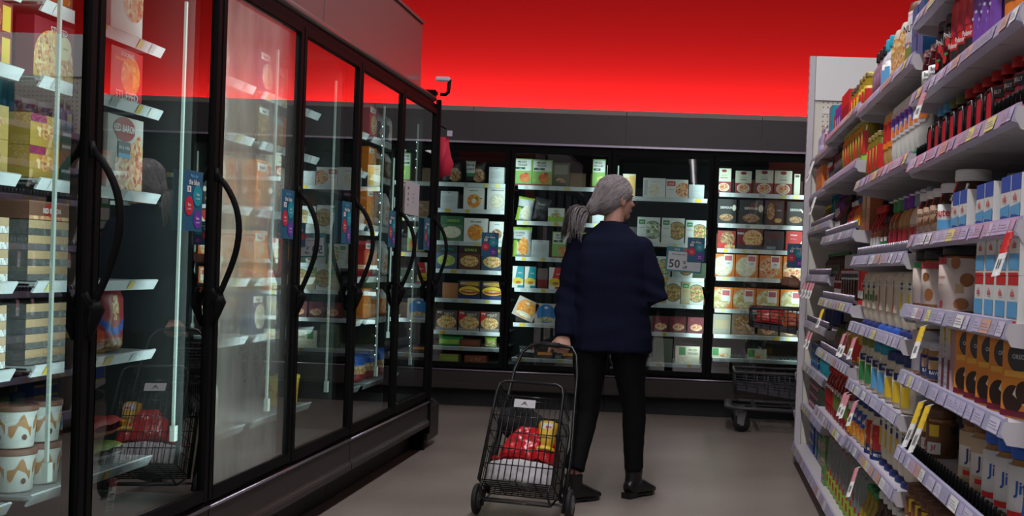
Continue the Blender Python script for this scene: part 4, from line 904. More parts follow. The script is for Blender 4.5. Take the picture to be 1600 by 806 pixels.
# sixth shelf
WJ = jar('white_nb', .165, .062, PB, WHITE, C('white_label', .62, .60, .64), ((.55, .78, .7, 1.5, LILAC), (.25, .5, .7, 1.5, LILAC)), (('smooth', -.2, .6, .014, GREY),), .030, (.10, .95), .9)
gput(WJ, 'nut_butter_jar', 'A', 5, (3.445,), 'large white labelled jar with white lid', 'jar', .068, rows=2, rd=.14)
BJ = jar('navy_nb', .105, .042, PB, C('clear_lid', .5, .5, .55), NAVY, ((.4, .7, -.5, .5, TAN),), (('RAW', 0, .3, .010, WHITE),), .022, (.10, .80), .9)
gput(BJ, 'nut_butter_jar', 'A', 5, (3.33, 3.235), 'small navy labelled jar', 'jar', .05, rows=2)
PN = carton('pink_box', .065, .12, .155, C('pinkish', .55, .42, .45), [('r', 0, 0, .55, 1, C('nutrition_lilac', .55, .52, .60)), ('r', .62, 0, 1, .5, MAROON), ('r', .62, .75, 1, 1, YELLOW)]+[('r', .06, .1+.1*i, .48, .13+.1*i, GREY) for i in range(8)])
gput(PN, 'biscuit_carton', 'A', 5, (3.055, 2.985), 'pink and white carton', 'carton', .07)
OB = carton('orange_box', .095, .06, .160, C('biscuit_orange', .72, .24, .03), [('d', .35, .24, .30, C('biscuit', .04, .015, .01)), ('p', [(.35, .30), (.85, .12), (.95, .20), (.45, .40)], F_PALE), ('d', .68, .34, .24, C('biscuit', 0, 0, 0)), ('r', 0, .02, 1, .10, MAROON), ('d', .5, .78, .33, C('badge_dark', .05, .04, .045)), ('t', 'OREO', .5, .78, .06, LGREY, .45), ('r', .1, .52, .9, .60, C('amber_stripe', .8, .4, .05))])
gput(OB, 'biscuit_carton', 'A', 5, run(2.43, 5, .112), 'orange carton with chocolate biscuit picture', 'carton', .060, rot=R(-62))
# seventh shelf: peanut butter on pushers
JB = jar('jif_small', .135, .043, PB, BROWN, C('jar_label_brown', .20, .08, .03), ((.55, .85, -.35, .35, YELLOW), (.1, .4, -.5, .5, WHITE)), (('Jif', 0, .25, .020, RED),), .026, (.06, .9), .9)
gput(JB, 'peanut_butter_jar', 'A', 6, (3.47, 3.375), 'brown lidded peanut butter jar with yellow spot', 'jar', .085)
TJ = jar('teal_jar', .145, .048, PB, TEAL, TEAL, ((.3, .8, -.5, .5, YELLOW),), None, .030, (.06, .9), .9)
gput(TJ, 'peanut_butter_jar', 'A', 6, (3.27, 3.16), 'teal lidded peanut butter jar', 'jar', .20)
JF = jar('jif_big', .175, .056, PB, BROWN, C('jif_cream', .58, .44, .28), ((.30, .66, -.8, .8, C('jif_white', .70, .66, .64)), (.16, .24, -.4, .2, RED), (.24, .30, 0, .3, GREEN)), (('Jif', 0, .48, .040, NAVY),), .032, (.04, .9), .9)
gput(JF, 'peanut_butter_jar', 'A', 6, (2.96, 2.835), 'large brown lidded peanut butter jar, blue lettering', 'jar', .10, rows=2, rd=.13)
JF2 = jar('jif_blue', .165, .048, PB, BLUE, WHITE, ((.1, .2, -.8, .8, RED),), (('Jif', 0, .55, .036, BLUE),), .032, (.04, .9), .9)
gput(JF2, 'peanut_butter_jar', 'A', 6, (2.71, 2.60, 2.49), 'blue lidded peanut butter jar, blue lettering', 'jar', .09, rows=2, rd=.12)
JL = jar('jif_brown', .150, .046, PB, BROWN, C('jar_label_brown', 0, 0, 0), ((.60, .92, -.3, .3, YELLOW), (.15, .5, -.6, .6, WHITE)), (('Jif', 0, .32, .026, RED),), .028, (.05, .92), .9)
gput(JL, 'peanut_butter_jar', 'A', 7, run(2.98, 6, .098), 'brown labelled peanut butter jar', 'jar', .055, rows=2, rd=.11)
# ---- second bay
gput(carton('blue_box', .095, .10, .088, C('teal_blue', .01, .10, .26), [('r', .05, .05, .47, .95, C('teal_blue2', .015, .14, .32)), ('r', .53, .05, .95, .95, C('teal_blue2', 0, 0, 0))]), 'blue_tin_box', 'B', 0, (3.61, 3.72), 'square dark blue box', 'box', .07, stack=2, sz=.0885)
PCH = bag('nut_pouch', .16, .07, .24, FROST, lambda u, v: C('bag_green', .18, .24, .06) if v < .35 else (F_MIX if v < .45 else (BROWN if v > .86 else C('pouch_white', .70, .66, .68))), (('NUTS', 0, .58, .10, BLACK, .5), ('pure', 0, .75, .05, PINK, .4)), 12)
gput(PCH, 'nut_pouch', 'B', 0, (3.86,), 'white standing pouch of salad mix', 'pouch', .07)
gput(bag('nut_pouch_b', .15, .07, .21, TAN, lambda u, v: F_PASTA if v < .8 else C('bag_top', .55, .5, .42), (), 13), 'nut_pouch', 'B', 0, (4.03, 4.16), 'golden see-through pouch', 'pouch', .07)
DR = bottle('dress_teal', .205, .034, C('milky', .62, .62, .66), C('bright_teal', .01, .38, .55), WHITE, 'square', ((.18, .45, -.5, .5, LBLUE), (.2, .3, .6, 1.2, DGREY)), None, .85, .20, (.10, .55))
gput(DR, 'dressing_bottle', 'B', 0, (4.29, 4.37), 'milky dressing bottle with teal cap', 'bottle', .05)
DB = bottle('dress_dark', .200, .032, C('rosy_milky', .30, .16, .20), BLACK, C('plum_label', .20, .10, .16), 'square', (), None, .85, .18, (.10, .55))
gput(DB, 'dressing_bottle', 'B', 0, (4.46, 4.535, 4.61), 'plum dressing bottle with black cap', 'bottle', .05)
RV = lambda k, m: bottle('ranch_'+k, .218, .036, C('ranch_white', .70, .70, .64), m, C('ranch_label', .60, .58, .60), 'inverted', ((.66, .78, -.9, .3, PURPLE), (.50, .62, -.2, .9, ORANGE), (.56, .68, .1, .9, BLUE)), (('ranch', 0, .72, .015, NAVY),), .7, .12, (.45, .86))
gput(RV('green', C('bottle_green', .01, .18, .07)), 'ranch_squeeze_bottle', 'B', 1, run(3.575, 7, .082), 'white ranch squeeze bottle on green cap', 'bottle', .045)
TB = bottle('tan_squeeze', .215, .036, C('honey_tan', .55, .33, .10), WHITE, ORANGE, 'inverted', ((.5, .8, -.4, .4, RED),), None, .7, .14, (.40, .84))
gput(TB, 'sauce_squeeze_bottle', 'B', 1, run(4.16, 2, .085), 'honey tan squeeze bottle on white cap', 'bottle', .045)
OJ = jar('olive_tall', .165, .034, OLIVE, C('gold_lid', .45, .36, .12, metal=.6), C('olive_label', .35, .38, .05), ((.2, .8, -.5, .5, RED),), None, .020, (.20, .75))
gput(OJ, 'olive_jar', 'B', 1, run(4.34, 4, .08), 'olive jar with gold lid', 'jar', .04)
SG = lambda k, cap, body, lb: bottle('sauce_'+k, .205, .036, body, cap, lb, 'square', ((.12, .44, -.35, .35, C('label_crimson', .5, .02, .05)),), (('PRIMAL', 0, .93, .007, WHITE),), .85, .24, (.10, .48))
gput(SG('gray', C('cap_grey', .22, .30, .36), MAYO, MAYO), 'sauce_bottle', 'B', 2, (3.60, 3.69, 3.78), 'cream sauce bottle with grey blue cap', 'bottle', .075)
gput(SG('purple', PURPLE, C('sauce_tan', .50, .28, .10), C('sauce_tan', 0, 0, 0)), 'sauce_bottle', 'B', 2, (3.90, 3.99), 'tan sauce bottle with purple cap', 'bottle', .075)
gput(SG('green', GREEN, AMBER, AMBER), 'sauce_bottle', 'B', 2, (4.10, 4.19), 'amber sauce bottle with green cap', 'bottle', .075)
gput(bottle('bbq_b', .15, .034, BROWN, BLACK, WHITE, 'square', ((.1, .4, -.4, .4, GREEN), (.3, .48, .3, 1.2, NAVY)), None, .9, .15, (.08, .5)), 'sauce_bottle', 'B', 2, (4.30, 4.385), 'short brown sauce bottle with white label', 'bottle', .075)
gput(bottle('hot_b', .20, .030, KETCH, RED, C('hot_label', .55, .2, .1), 'round', ((.2, .4, -.4, .4, WHITE),), None, 1, .14), 'hot_sauce_bottle', 'B', 2, (4.48, 4.56, 4.64), 'red hot sauce bottle', 'bottle', .075)
# mayonnaise squeezes
MQ = lambda k, cap, pt: bottle('mayo_'+k, .205, .050, MAYO, cap, C('mayo_label', .70, .62, .49), 'inverted', pt, (('mayo', 0, .76, .012, WHITE),), .72, .10, (.34, .84))
gput(MQ('hell', NAVY, ((.72, .82, -.6, -.1, NAVY), (.44, .66, -.6, -.15, YELLOW), (.40, .50, .35, .7, GREY))), 'mayonnaise_squeeze_bottle', 'B', 3, (3.60, 3.74), 'cream mayonnaise squeeze with yellow label', 'bottle', .056)
gput(MQ('red', BLUE, ((.34, .84, -.75, -.35, RED), (.40, .5, -.7, -.3, BROWN))), 'mayonnaise_squeeze_bottle', 'B', 3, (3.88, 4.03, 4.18), 'cream mayonnaise squeeze with red stripe', 'bottle', .056)
gput(MQ('green', NAVY, ((.70, .80, -.6, -.1, NAVY), (.46, .66, -.5, -.15, GREEN), (.48, .58, .0, .3, C('avocado', .16, .22, .08)))), 'mayonnaise_squeeze_bottle', 'B', 3, (4.33, 4.46, 4.59), 'cream mayonnaise squeeze with green label', 'bottle', .056)
gput(jar('redcap_mayo', .15, .05, MAYO, RED, C('mayo_label', 0, 0, 0), (), None, .035), 'mayonnaise_jar', 'B', 3, run(3.62, 9, .122), 'red lidded mayonnaise jar at the back', 'jar', .20)
# mayonnaise jars
MJ = lambda k, lid, pt, h=.170, r=.062: jar('mj_'+k, h, r, MAYO, lid, C('mayo_label', 0, 0, 0), pt, (('mayo', 0, .72, .012, WHITE),), .030, (.10, .80), .9)
gput(MJ('yellow', NAVY, ((.64, .80, -.6, .6, NAVY), (.14, .60, -.7, .0, YELLOW), (.14, .45, .3, .8, GREY), (.5, .6, 1.2, 2.2, BLACK), (.2, .5, 1.2, 2.2, YELLOW))), 'mayonnaise_jar', 'B', 4, run(3.61, 3, .155), 'navy lidded mayonnaise jar with yellow label', 'jar', .068, rows=2, rd=.14)
gput(MJ('teal', C('lid_teal', .01, .30, .42), ((.64, .80, -.6, .6, NAVY), (.14, .60, -.7, .7, LBLUE)), .178), 'mayonnaise_jar', 'B', 4, (4.075, 4.225), 'teal lidded mayonnaise jar', 'jar', .068, rows=2, rd=.14)
gput(MJ('olive', C('lid_olive', .18, .20, .03), ((.64, .80, -.6, .6, NAVY), (.14, .60, -.7, .0, GREEN), (.2, .45, .2, .8, C('avocado', .16, .22, .08))), .182), 'mayonnaise_jar', 'B', 4, (4.38, 4.54), 'olive lidded mayonnaise jar with green label', 'jar', .068, rows=2, rd=.14)
# sixth shelf of B
gput(MQ('yel2', NAVY, ((.66, .80, -.7, -.1, NAVY), (.36, .64, -.65, -.15, YELLOW))), 'mayonnaise_squeeze_bottle', 'B', 5, run(3.60, 5, .108), 'cream squeeze with tall yellow stripe', 'bottle', .056)
gput(jar('navy_back', .13, .05, MAYO, NAVY, NAVY, (), None, .03), 'mayonnaise_jar', 'B', 5, run(3.62, 4, .122), 'navy labelled jar behind the squeezes', 'jar', .17)
MR2 = jar('red_mayo', .180, .064, MAYO, NAVY, RED, ((.55, .9, .5, 1.6, LGREY), (.0, .2, -3.1, 3.1, NAVY), (.1, .8, -.9, -.5, F_BROWN)), (('MAYO', 0, .12, .012, WHITE),), .030, (.24, .80), .9)
gput(MR2, 'mayonnaise_jar', 'B', 5, (4.17, 4.315), 'wide mayonnaise jar with red label', 'jar', .070, rows=2, rd=.14)
MB2 = jar('blue_mayo', .175, .052, MAYO, NAVY, BLUE, ((.10, .50, -.7, .9, F_ORANGE), (.62, .72, -.3, 0, PINK), (.62, .72, .1, .4, PINK)), (('Mayo', 0, .62, .020, WHITE),), .030, (.24, .85), .9)
gput(MB2, 'mayonnaise_jar', 'B', 5, (4.45, 4.57, 4.68), 'mayonnaise jar with blue label', 'jar', .060)
VB = bottle('vinegar', .27, .040, C('dark_vinegar', .06, .02, .008, rough=.08), WHITE, C('vinegar_label', .10, .05, .02), 'round', ((.2, .35, -.6, .6, TAN),), None, 1, .10, (.12, .42))
gput(VB, 'vinegar_bottle', 'B', 'base', run(3.70, 6, .092), 'dark vinegar bottle with white cap', 'bottle', .06, rows=2, rd=.10)
gput(bottle('oilgreen', .24, .038, OIL, GREEN, LIME, 'round', (), None, 1, .10), 'oil_bottle', 'B', 'base', (4.28, 4.37, 4.46), 'pale oil bottle with green cap', 'bottle', .06)
gput(bottle('amber2', .20, .040, AMBER, BLACK, BROWN, 'round', ((.2, .35, -.6, .6, YELLOW),), None, 1, .10), 'vinegar_bottle', 'A', 'base', run(2.9, 7, .09), 'amber vinegar bottle with black cap', 'bottle', .06)
# ---- third bay
YJ = jar('yellow_pepper', .135, .036, OIL, C('gold_lid', 0, 0, 0), C('pepper_label', .55, .42, .03), ((.2, .6, -.5, .5, RED),), None, .020, (.2, .7))
gput(YJ, 'pepper_jar', 'C', 0, run(4.80, 3, .085), 'yellow pepper jar with gold lid', 'jar', .05)
gput(jar('olive_s', .13, .034, OLIVE, C('brown_lid', .12, .1, .06), RED, ((.2, .7, -.4, .4, YELLOW),), None, .020, (.2, .8)), 'olive_jar', 'C', 0, run(5.08, 3, .085), 'small olive jar with red label', 'jar', .05)
gput(carton('red_stick', .06, .06, .155, RED, [('r', .1, .3, .9, .6, MAROON)]), 'seasoning_carton', 'C', 0, run(5.37, 4, .07), 'tall red carton', 'carton', .05)
gput(carton('purple_stick', .06, .06, .13, PURPLE, [('r', .1, .3, .9, .6, LILAC)]), 'seasoning_carton', 'C', 0, (5.68, 5.76, 5.84), 'tall purple carton', 'carton', .05)
OC = jar('pickle', .175, .038, OIL, C('green_gold_lid', .30, .30, .10), C('pickle_label', .30, .36, .04), ((.2, .8, -.4, .4, RED), (.0, .15, -.5, .5, LIME)), None, .022, (.15, .8))
gput(OC, 'pickle_jar', 'C', 1, run(4.79, 8, .088), 'yellow green pickle jar', 'jar', .048)
gput(bottle('dark_f', .17, .034, BLACK, BLACK, DGREY, 'square', (), None, .9, .15), 'soy_sauce_bottle', 'C', 1, run(5.52, 4, .085), 'black sauce bottle', 'bottle', .048)
gput(carton('brown_pack', .11, .05, .17, C('rust', .35, .10, .04), [('r', .2, .55, .9, .92, TAN), ('t', 'BBQ', .5, .45, .08, TAN, .7), ('t', 'RUB', .5, .3, .08, TAN, .7)]), 'seasoning_carton', 'C', 2, (4.80, 4.92), 'rust brown carton with tan lettering', 'carton', .075)
gput(bottle('orange_hot', .155, .028, C('orange_sauce', .5, .12, .01, rough=.1), BLUE, ORANGE, 'round', ((.2, .4, -.4, .4, YELLOW),), None, 1, .14), 'hot_sauce_bottle', 'C', 2, run(5.02, 3, .068), 'orange hot sauce bottle with blue cap', 'bottle', .07)
gput(bottle('red_hot', .150, .028, KETCH, WHITE, RED, 'round', ((.2, .4, -.4, .4, WHITE),), None, 1, .14), 'hot_sauce_bottle', 'C', 2, run(5.24, 3, .068), 'red hot sauce bottle with white cap', 'bottle', .07)
gput(bottle('blk_hot', .19, .032, BLACK, BLACK, RED, 'round', ((.3, .45, -.6, .6, BLACK),), None, 1, .12, (.06, .45)), 'steak_sauce_bottle', 'C', 2, run(5.46, 3, .075), 'black bottle with red label', 'bottle', .07)
gput(bottle('purp_hot', .16, .030, C('plum', .10, .03, .12), PURPLE, WHITE, 'round', (), None, 1, .14), 'sauce_bottle', 'C', 2, run(5.70, 3, .072), 'plum bottle with purple cap', 'bottle', .07)
WB = bottle('bbq_white', .215, .038, C('bbq', .06, .012, .01, rough=.15), C('white_sleeve', .62, .60, .64), C('sleeve_label', .60, .58, .62), 'square', ((.52, .60, -.5, .5, DGREY),), None, .9, .34, (.48, .66))
gput(WB, 'barbecue_sauce_bottle', 'C', 3, run(5.10, 6, .09), 'dark barbecue bottle with white shoulder sleeve', 'bottle', .08)
gput(bottle('ket_white', .20, .038, C('white_bottle', .60, .58, .60), RED, WHITE, 'inverted', ((.3, .8, -.3, .3, RED),), None, .75, .12), 'dressing_squeeze_bottle', 'C', 3, run(4.80, 3, .09), 'white squeeze bottle with red stripe', 'bottle', .08)
gput(bottle('bbq_round', .19, .036, C('bbq', 0, 0, 0), BLACK, WHITE, 'round', ((.3, .45, -.5, .5, DRED),), None, .9, .12), 'barbecue_sauce_bottle', 'C', 3, run(5.66, 3, .085), 'dark sauce bottle with white label', 'bottle', .08)
MU = jar('mustard_jar', .155, .048, MUST, BLACK, C('mustard_tan', .60, .36, .10), ((.1, .8, -.3, .3, RED),), None, .032, (.1, .8), .9)
gput(MU, 'mustard_jar', 'C', 4, run(5.05, 3, .115), 'yellow brown mustard jar with black lid', 'jar', .085)
gput(bottle('mustard_sq', .165, .036, MUST, YELLOW, YELLOW, 'squeeze', ((.2, .5, -.4, .4, RED),), None, .8, .2), 'mustard_squeeze_bottle', 'C', 4, run(4.80, 3, .08), 'yellow mustard squeeze bottle', 'bottle', .085)
gput(bottle('relish', .15, .036, C('relish', .10, .14, .02), BLACK, C('relish_label', .2, .1, .1), 'squeeze', (), None, .8, .2), 'relish_bottle', 'C', 4, run(5.42, 5, .09), 'dark relish squeeze bottle', 'bottle', .085)
KB = bottle('ketchup_big', .245, .048, KETCH, RED, C('ketchup_label', .42, .02, .02), 'squeeze', ((.2, .5, -.6, .6, C('ketchup_green', .15, .22, .05)),), (('KETCHUP', 0, .54, .014, WHITE),), .72, .12, (.16, .56))
gput(bottle('ketchup_inv', .235, .042, KETCH, RED, C('ketchup_label', 0, 0, 0), 'squeeze', ((.5, .56, -.5, .5, WHITE),), None, .75, .18, (.2, .58)), 'ketchup_bottle', 'C', 5, run(5.50, 4, .095), 'slim red ketchup bottle', 'bottle', .055)
gput(KB, 'ketchup_bottle', 'C', 5, run(4.98, 5, .108), 'wide ketchup bottle with green label', 'bottle', .055)
gput(jar('chilli', .14, .046, C('chilli', .30, .05, .01, rough=.15), WHITE, YELLOW, ((.2, .6, -.5, .5, ORANGE),), None, .03), 'sauce_jar', 'C', 5, (4.79, 4.885), 'orange sauce jar with white lid', 'jar', .06)
# clear pouches with tomatoes printed, bottom deck
FROSTP = mat('clear_pouch_plastic', (.34, .40, .40), .18, trans=.25)
def tomf(u, v):
    for cx, cy in ((.3, .40), (.7, .30), (.5, .52), (.25, .22), (.75, .48)):
        if (u-cx)**2+((v-cy)*1.3)**2 < .008: return C('tomato_red', .48, .04, .01)
    return LIME if v < .34 and not .42 < v < .5 else (FROSTP if v > .36 else LIME)
TP = bag('tomato_pouch', .115, .05, .245, FROSTP, tomf, (), 21)
gput(TP, 'sauce_pouch', 'C', 'base', run(4.80, 8, .120), 'clear green pouch printed with tomatoes', 'pouch', .062, rot=R(-66))
gput(carton('green_tea', .13, .10, .075, C('box_green', .12, .28, .08), [('r', .05, .2, .95, .62, C('box_pink', .62, .48, .50)), ('t', 'ORGANIC', .5, .4, .2, MAROON, .8)]), 'stock_carton', 'C', 'base', (5.80,), 'low green and pink carton', 'carton', .075, stack=3, sz=.0755)
gput(TP, 'sauce_pouch', 'B', 'base', (4.55, 4.66), 'clear green pouch printed with tomatoes', 'pouch', .062, rot=R(-66))
# ---- farthest bay
CANDY = bag('candy', .12, .05, .16, WHITE, lambda u, v: F_MIX if v < .8 else WHITE, (), 31)
gput(CANDY, 'sweets_bag', 'D', 0, (6.50, 6.66, 6.82), 'red, white and blue speckled bag', 'bag', .06)
gput(bottle('sprinkle', .20, .032, C('lilac_tube', .42, .36, .55), F_MIX, LILAC, 'round', (), None, 1, .3, (.1, .4)), 'sprinkles_bottle', 'D', 0, (6.99, 7.07), 'lilac bottle with a red and white top', 'bottle', .05)
gput(carton('teal_stand', .05, .10, .22, TEAL, [('r', .1, .2, .9, .5, LBLUE)]), 'seasoning_carton', 'D', 0, (6.34, 6.41), 'tall teal carton', 'carton', .06)
gput(carton('red_stick', 0, 0, 0, RED), 'seasoning_carton', 'D', 0, (6.02, 6.10, 6.18, 6.26), 'tall red carton', 'carton', .05)
OT = carton('orange_tin', .10, .10, .050, ORANGE, [('p', [(.3, .2), (.5, .35), (.8, .8), (.65, .85), (.45, .55), (.35, .6)], C('bird_red', .45, .04, .02))])
gput(OT, 'orange_tin_box', 'D', 1, (6.74, 6.86, 6.98), 'orange box with a red bird mark', 'box', .06, stack=3, sz=.0505)
gput(CANDY, 'sweets_bag', 'D', 1, (6.58,), 'speckled bag next to orange boxes', 'bag', .06)
gput(bottle('dark_f', 0, 0, 0, BLACK), 'soy_sauce_bottle', 'D', 1, (6.05, 6.14, 6.23, 6.32, 6.41), 'black sauce bottle', 'bottle', .05)
def fan():
    if 'fan' in PROTO: return PROTO['fan']
    b = MB(); h = MB()
    for i in range(9):
        a = -.35+.085*i; b.tube([(0, -.02+.004*i, .0), (.13*math.sin(a), -.02+.004*i, .15*math.cos(a)), (.17*math.sin(a), -.02+.004*i, .18*math.cos(a))], [(.004, .004), (.012, .003), (.006, .002)], C('teal_packet', .02, .22, .26), 6, side=(1, 0, 0))
        h.tube([(.155*math.sin(a), -.02+.004*i, .165*math.cos(a)), (.19*math.sin(a), -.02+.004*i, .20*math.cos(a))], [(.011, .003), (.013, .004)], TEAL, 6, side=(1, 0, 0))
    PROTO['fan'] = [('packets', b.mesh('packets'), None), ('packet_tops', h.mesh('tops'), None)]; return PROTO['fan']
gput(fan(), 'seasoning_packet_fan', 'D', 2, (6.50, 6.62), 'fan of slim teal packets', 'packets', .09)
gput(bottle('blue_s', .13, .026, OLIVE, YELLOW, NAVY, 'round', (), None, 1, .12), 'sauce_bottle', 'D', 2, (6.80, 6.87, 6.94, 7.01), 'small dark bottle with yellow cap', 'bottle', .08)
gput(bottle('purp_hot', 0, 0, 0, 0), 'sauce_bottle', 'D', 2, (6.05, 6.14, 6.23, 6.32), 'plum bottle with purple cap', 'bottle', .08)
gput(bottle('dark_s', .13, .026, BLACK, GREEN, DGREEN, 'round', (), None, 1, .12), 'sauce_bottle', 'D', 3, run(6.05, 12, .08), 'small dark bottle with green cap', 'bottle', .10)
gput(bag('navy_pouch', .11, .04, .15, NAVY, lambda u, v: LIME if v > .8 else NAVY, (), 33), 'sauce_pouch', 'D', 4, (6.88, 6.70, 6.52), 'navy pouch with lime top', 'pouch', .11)
BC = can('tuna_blue', .048, .042, LBLUE, ((.2, .8, -.5, .3, NAVY), (.3, .6, .5, 1.2, WHITE)))
gput(BC, 'tuna_tin', 'D', 5, run(6.62, 5, .09), 'light blue low tin', 'tin', .06, stack=3, sz=.0485)
TC = can('teal_can', .075, .040, C('teal_can_', .01, .26, .36), ((.2, .8, -.5, .3, TEAL),), C('teal_lid', .01, .35, .45))
gput(TC, 'fish_tin', 'D', 5, (6.02, 6.11, 6.20, 6.29, 6.38, 6.47), 'teal tin with teal lid', 'tin', .06, stack=2, sz=.0755)
PC = can('pink_can', .052, .042, NAVY, ((.25, .75, -.9, .9, C('salmon_pink', .55, .22, .26)), (.4, .6, -.5, .5, WHITE)))
gput(PC, 'salmon_tin', 'D', 6, run(6.60, 5, .10), 'navy tin with salmon pink band', 'tin', .06, stack=4, sz=.0525)
GC = can('grey_can', .052, .042, C('tin_grey', .20, .23, .21), ((.25, .75, -.9, .9, C('tin_green', .12, .24, .12)),))
gput(GC, 'fish_tin', 'D', 6, run(6.02, 6, .095), 'grey tin with green band', 'tin', .06, stack=3, sz=.0525)
YB_ = carton('yb_box', .12, .10, .062, BLUE, [('r', 0, .80, 1, 1, YELLOW), ('r', .3, .2, .7, .6, NAVY)])
gput(YB_, 'stock_cube_carton', 'D', 'base', (6.95, 6.81), 'blue and yellow low carton', 'carton', .08, stack=3, sz=.0625)
gput(carton('green_tea', 0, 0, 0, GREEN), 'stock_carton', 'D', 'base', (6.02, 6.16, 6.30, 6.44), 'low green and pink carton', 'carton', .08, stack=2, sz=.0755)
gput(carton('teal_base', .12, .1, .08, C('teal_blue', 0, 0, 0), [('r', .1, .2, .9, .7, TEAL)]), 'stock_cube_carton', 'D', 'base', (6.60,), 'dark teal carton', 'carton', .08, stack=2, sz=.0805)

# hanging shelf talkers (curled paper slips clipped to the price rails)
def slip(name, y, z, x, ln, m_top, tilt, desc, lift=0):
    b = MB(); n = 8; W2 = Vector((.0068, -.0045, .002)); off = Vector((-.0010, -.0014, 0)); pts = []
    for i in range(n+1):
        t = i/n; pts.append(Vector((-.016-ln*.42*t+.012*t*t, -.006-tilt*t, -ln*.86*t-.10*ln*math.sin(t*PI))))
    for i in range(n):
        p, q_ = pts[i], pts[i+1]; m = m_top if i < 3 else WHITE
        b.add([p-W2, p+W2, q_+W2, q_-W2, p-W2-off*.5, p+W2-off*.5, q_+W2-off*.5, q_-W2-off*.5], [(0, 1, 2, 3), (7, 6, 5, 4), (0, 3, 7, 4), (1, 5, 6, 2)], m, True)
    for k in range(2):
        p, q_ = pts[4]+W2*(-.5+.5*k)+off, pts[6]+W2*(-.5+.5*k)+off; b.add([p, p+W2*.28, q_+W2*.28, q_], [(0, 1, 2, 3)], DGREY)
    b.add([pts[0]-W2, pts[0]+W2, Vector((-.002, .004, .004))+W2, Vector((-.002, .004, .004))-W2], [(0, 1, 2, 3)], C('clip_clear', .5, .5, .52))
    o = part(name, b, None, None, 0, (x, y, z)); tag(o, desc, 'price tag')
PINKR = C('slip_pink', .62, .25, .28); SY = YELLOW
slip('price_slip', 2.98, .815, .598, .135, SY, .02, 'yellow and white slip under the sixth shelf rail, nearer one')
slip('price_slip', 3.07, .815, .598, .135, SY, .02, 'yellow and white slip under the sixth shelf rail, farther one')
slip('price_slip', 3.09, 1.008, .598, .095, SY, .03, 'yellow and white slip hanging over the navy labelled jar')
slip('price_slip', 2.32, 1.225, .610, .10, RED, .02, 'red and white slip at the right edge, beside stacked snack packs')
slip('price_slip', 3.22, 1.628, .598, .085, PINKR, .02, 'pink and white slip above the olive capped jelly bottles')
slip('price_slip', 4.70, .905, .598, .10, PINKR, .03, 'curled white slip left of the cream mayonnaise squeezes, upper')
slip('price_slip', 4.62, .905, .598, .10, C('slip_maroon', .12, .02, .03), .03, 'curled slip with maroon top beside the mustard jars')
slip('price_slip', 4.40, .905, .598, .09, PINKR, .03, 'curled pink topped slip over the olive lidded jars')
slip('price_slip', 4.60, .682, .598, .10, PINKR, .03, 'curled slip in front of the ketchup bottles, left one')
slip('price_slip', 4.52, .682, .598, .10, PINKR, .03, 'curled slip in front of the ketchup bottles, right one')
slip('price_slip', 4.30, .682, .598, .10, PINKR, .03, 'curled slip hanging by the blue mayonnaise label')
slip('price_slip', 4.20, .458, .598, .11, PINKR, .05, 'curled slip hanging over the clear pouches near vinegar')
slip('price_slip', 5.55, .975, .598, .10, SY, .03, 'yellow topped slip over the brown mustard jars')
slip('price_slip', 6.75, 1.775, .636, .15, WHITE, .14, 'long white strip curling from the top rail of farthest bay')
slip('price_slip', 6.55, 1.560, .636, .12, WHITE, .10, 'white strip curling beside the orange bird boxes')
for i, y in enumerate((6.98, 6.78, 6.60, 6.45)): slip('price_slip', y, 1.090, .636, .10, PINKR, .05, 'curled white slip, %s of four on the farthest bay' % ('farthest', 'third nearest', 'second nearest', 'nearest')[i])
for i, y in enumerate((6.60, 6.45)): slip('price_slip', y, .820, .636, .10, PINKR, .05, 'curled slip above the light blue tins, %s' % ('farther one', 'nearer one')[i])
# snack bags on a clip strip at the right edge
t = thing('clip_strip', 'clear clip strip hanging at the right edge of the nearest bay', 'strip', (0, 0, 0))
b = MB(); b.box(.663, 2.232, .55, .687, 2.234, 1.21, C('clip_clear', .5, .5, .52)); part('strip', b, t)
q = MB(); q.tube([(.675, 2.233, 1.21), (.67, 2.26, 1.225), (.66, 2.345, 1.225)], .003, M_STEEL, 6); part('hook', q, t)
PRZ = bag('pretzel_bag', .13, .06, .155, SILVER, lambda u, v: C('bag_red', .50, .03, .03) if v > .72 else (F_BROWN if v > .30 else (BLUE if v > .08 else C('bag_pale', .55, .45, .45))), (('dip', 0, .82, .12, WHITE, .6),), 41)
PR2 = bag('pretzel_bag_b', .13, .06, .150, SILVER, lambda u, v: F_RED if v > .55 else (C('bag_orange', .6, .16, .03) if v > .25 else BLUE), (), 42)
for i, (z, pr, ds) in enumerate(((1.005, PRZ, 'snack bag with red top, topmost on the clip strip'), (.845, PRZ, 'snack bag with red top, lower on the clip strip'), (.70, PR2, 'orange and blue snack bag, third on the clip strip'), (.55, PR2, 'orange and blue snack bag, lowest on clip strip'))):
    o = link('snack_bag', pr[0][1], None, (.672, 2.190, z), (0, 0, R(-12))); tag(o, ds, 'bag')
# ------------------------------------------------------------------ left freezer contents (fronts face +x)
XS = XL-.15-.022
LD = {0: 'nearest left door', 1: 'second left door', 2: 'misted left door', 3: 'fourth left door', 4: 'fifth left door', 5: 'last left door'}
def lput(proto, name, y, sh, desc, door, cat='carton', d=.05, dx=0, rot=R(90), stack=1, sz=.05, rows=1, rd=.12, dz=0, fullrot=None):
    zb = .3365 if sh == 'deck' else LEFT_SH[sh]+.0315
    ys = y if isinstance(y, (tuple, list)) else (y,)
    for r_ in range(rows):
        for k in range(stack):
            for yy in ys: put(proto, name, (XS-.012-d/2-dx-r_*rd, yy, zb+k*sz+dz), rot, desc, ('floor deck' if sh == 'deck' else SH[sh]+' shelf')+', '+LD[door], cat, fullrot)
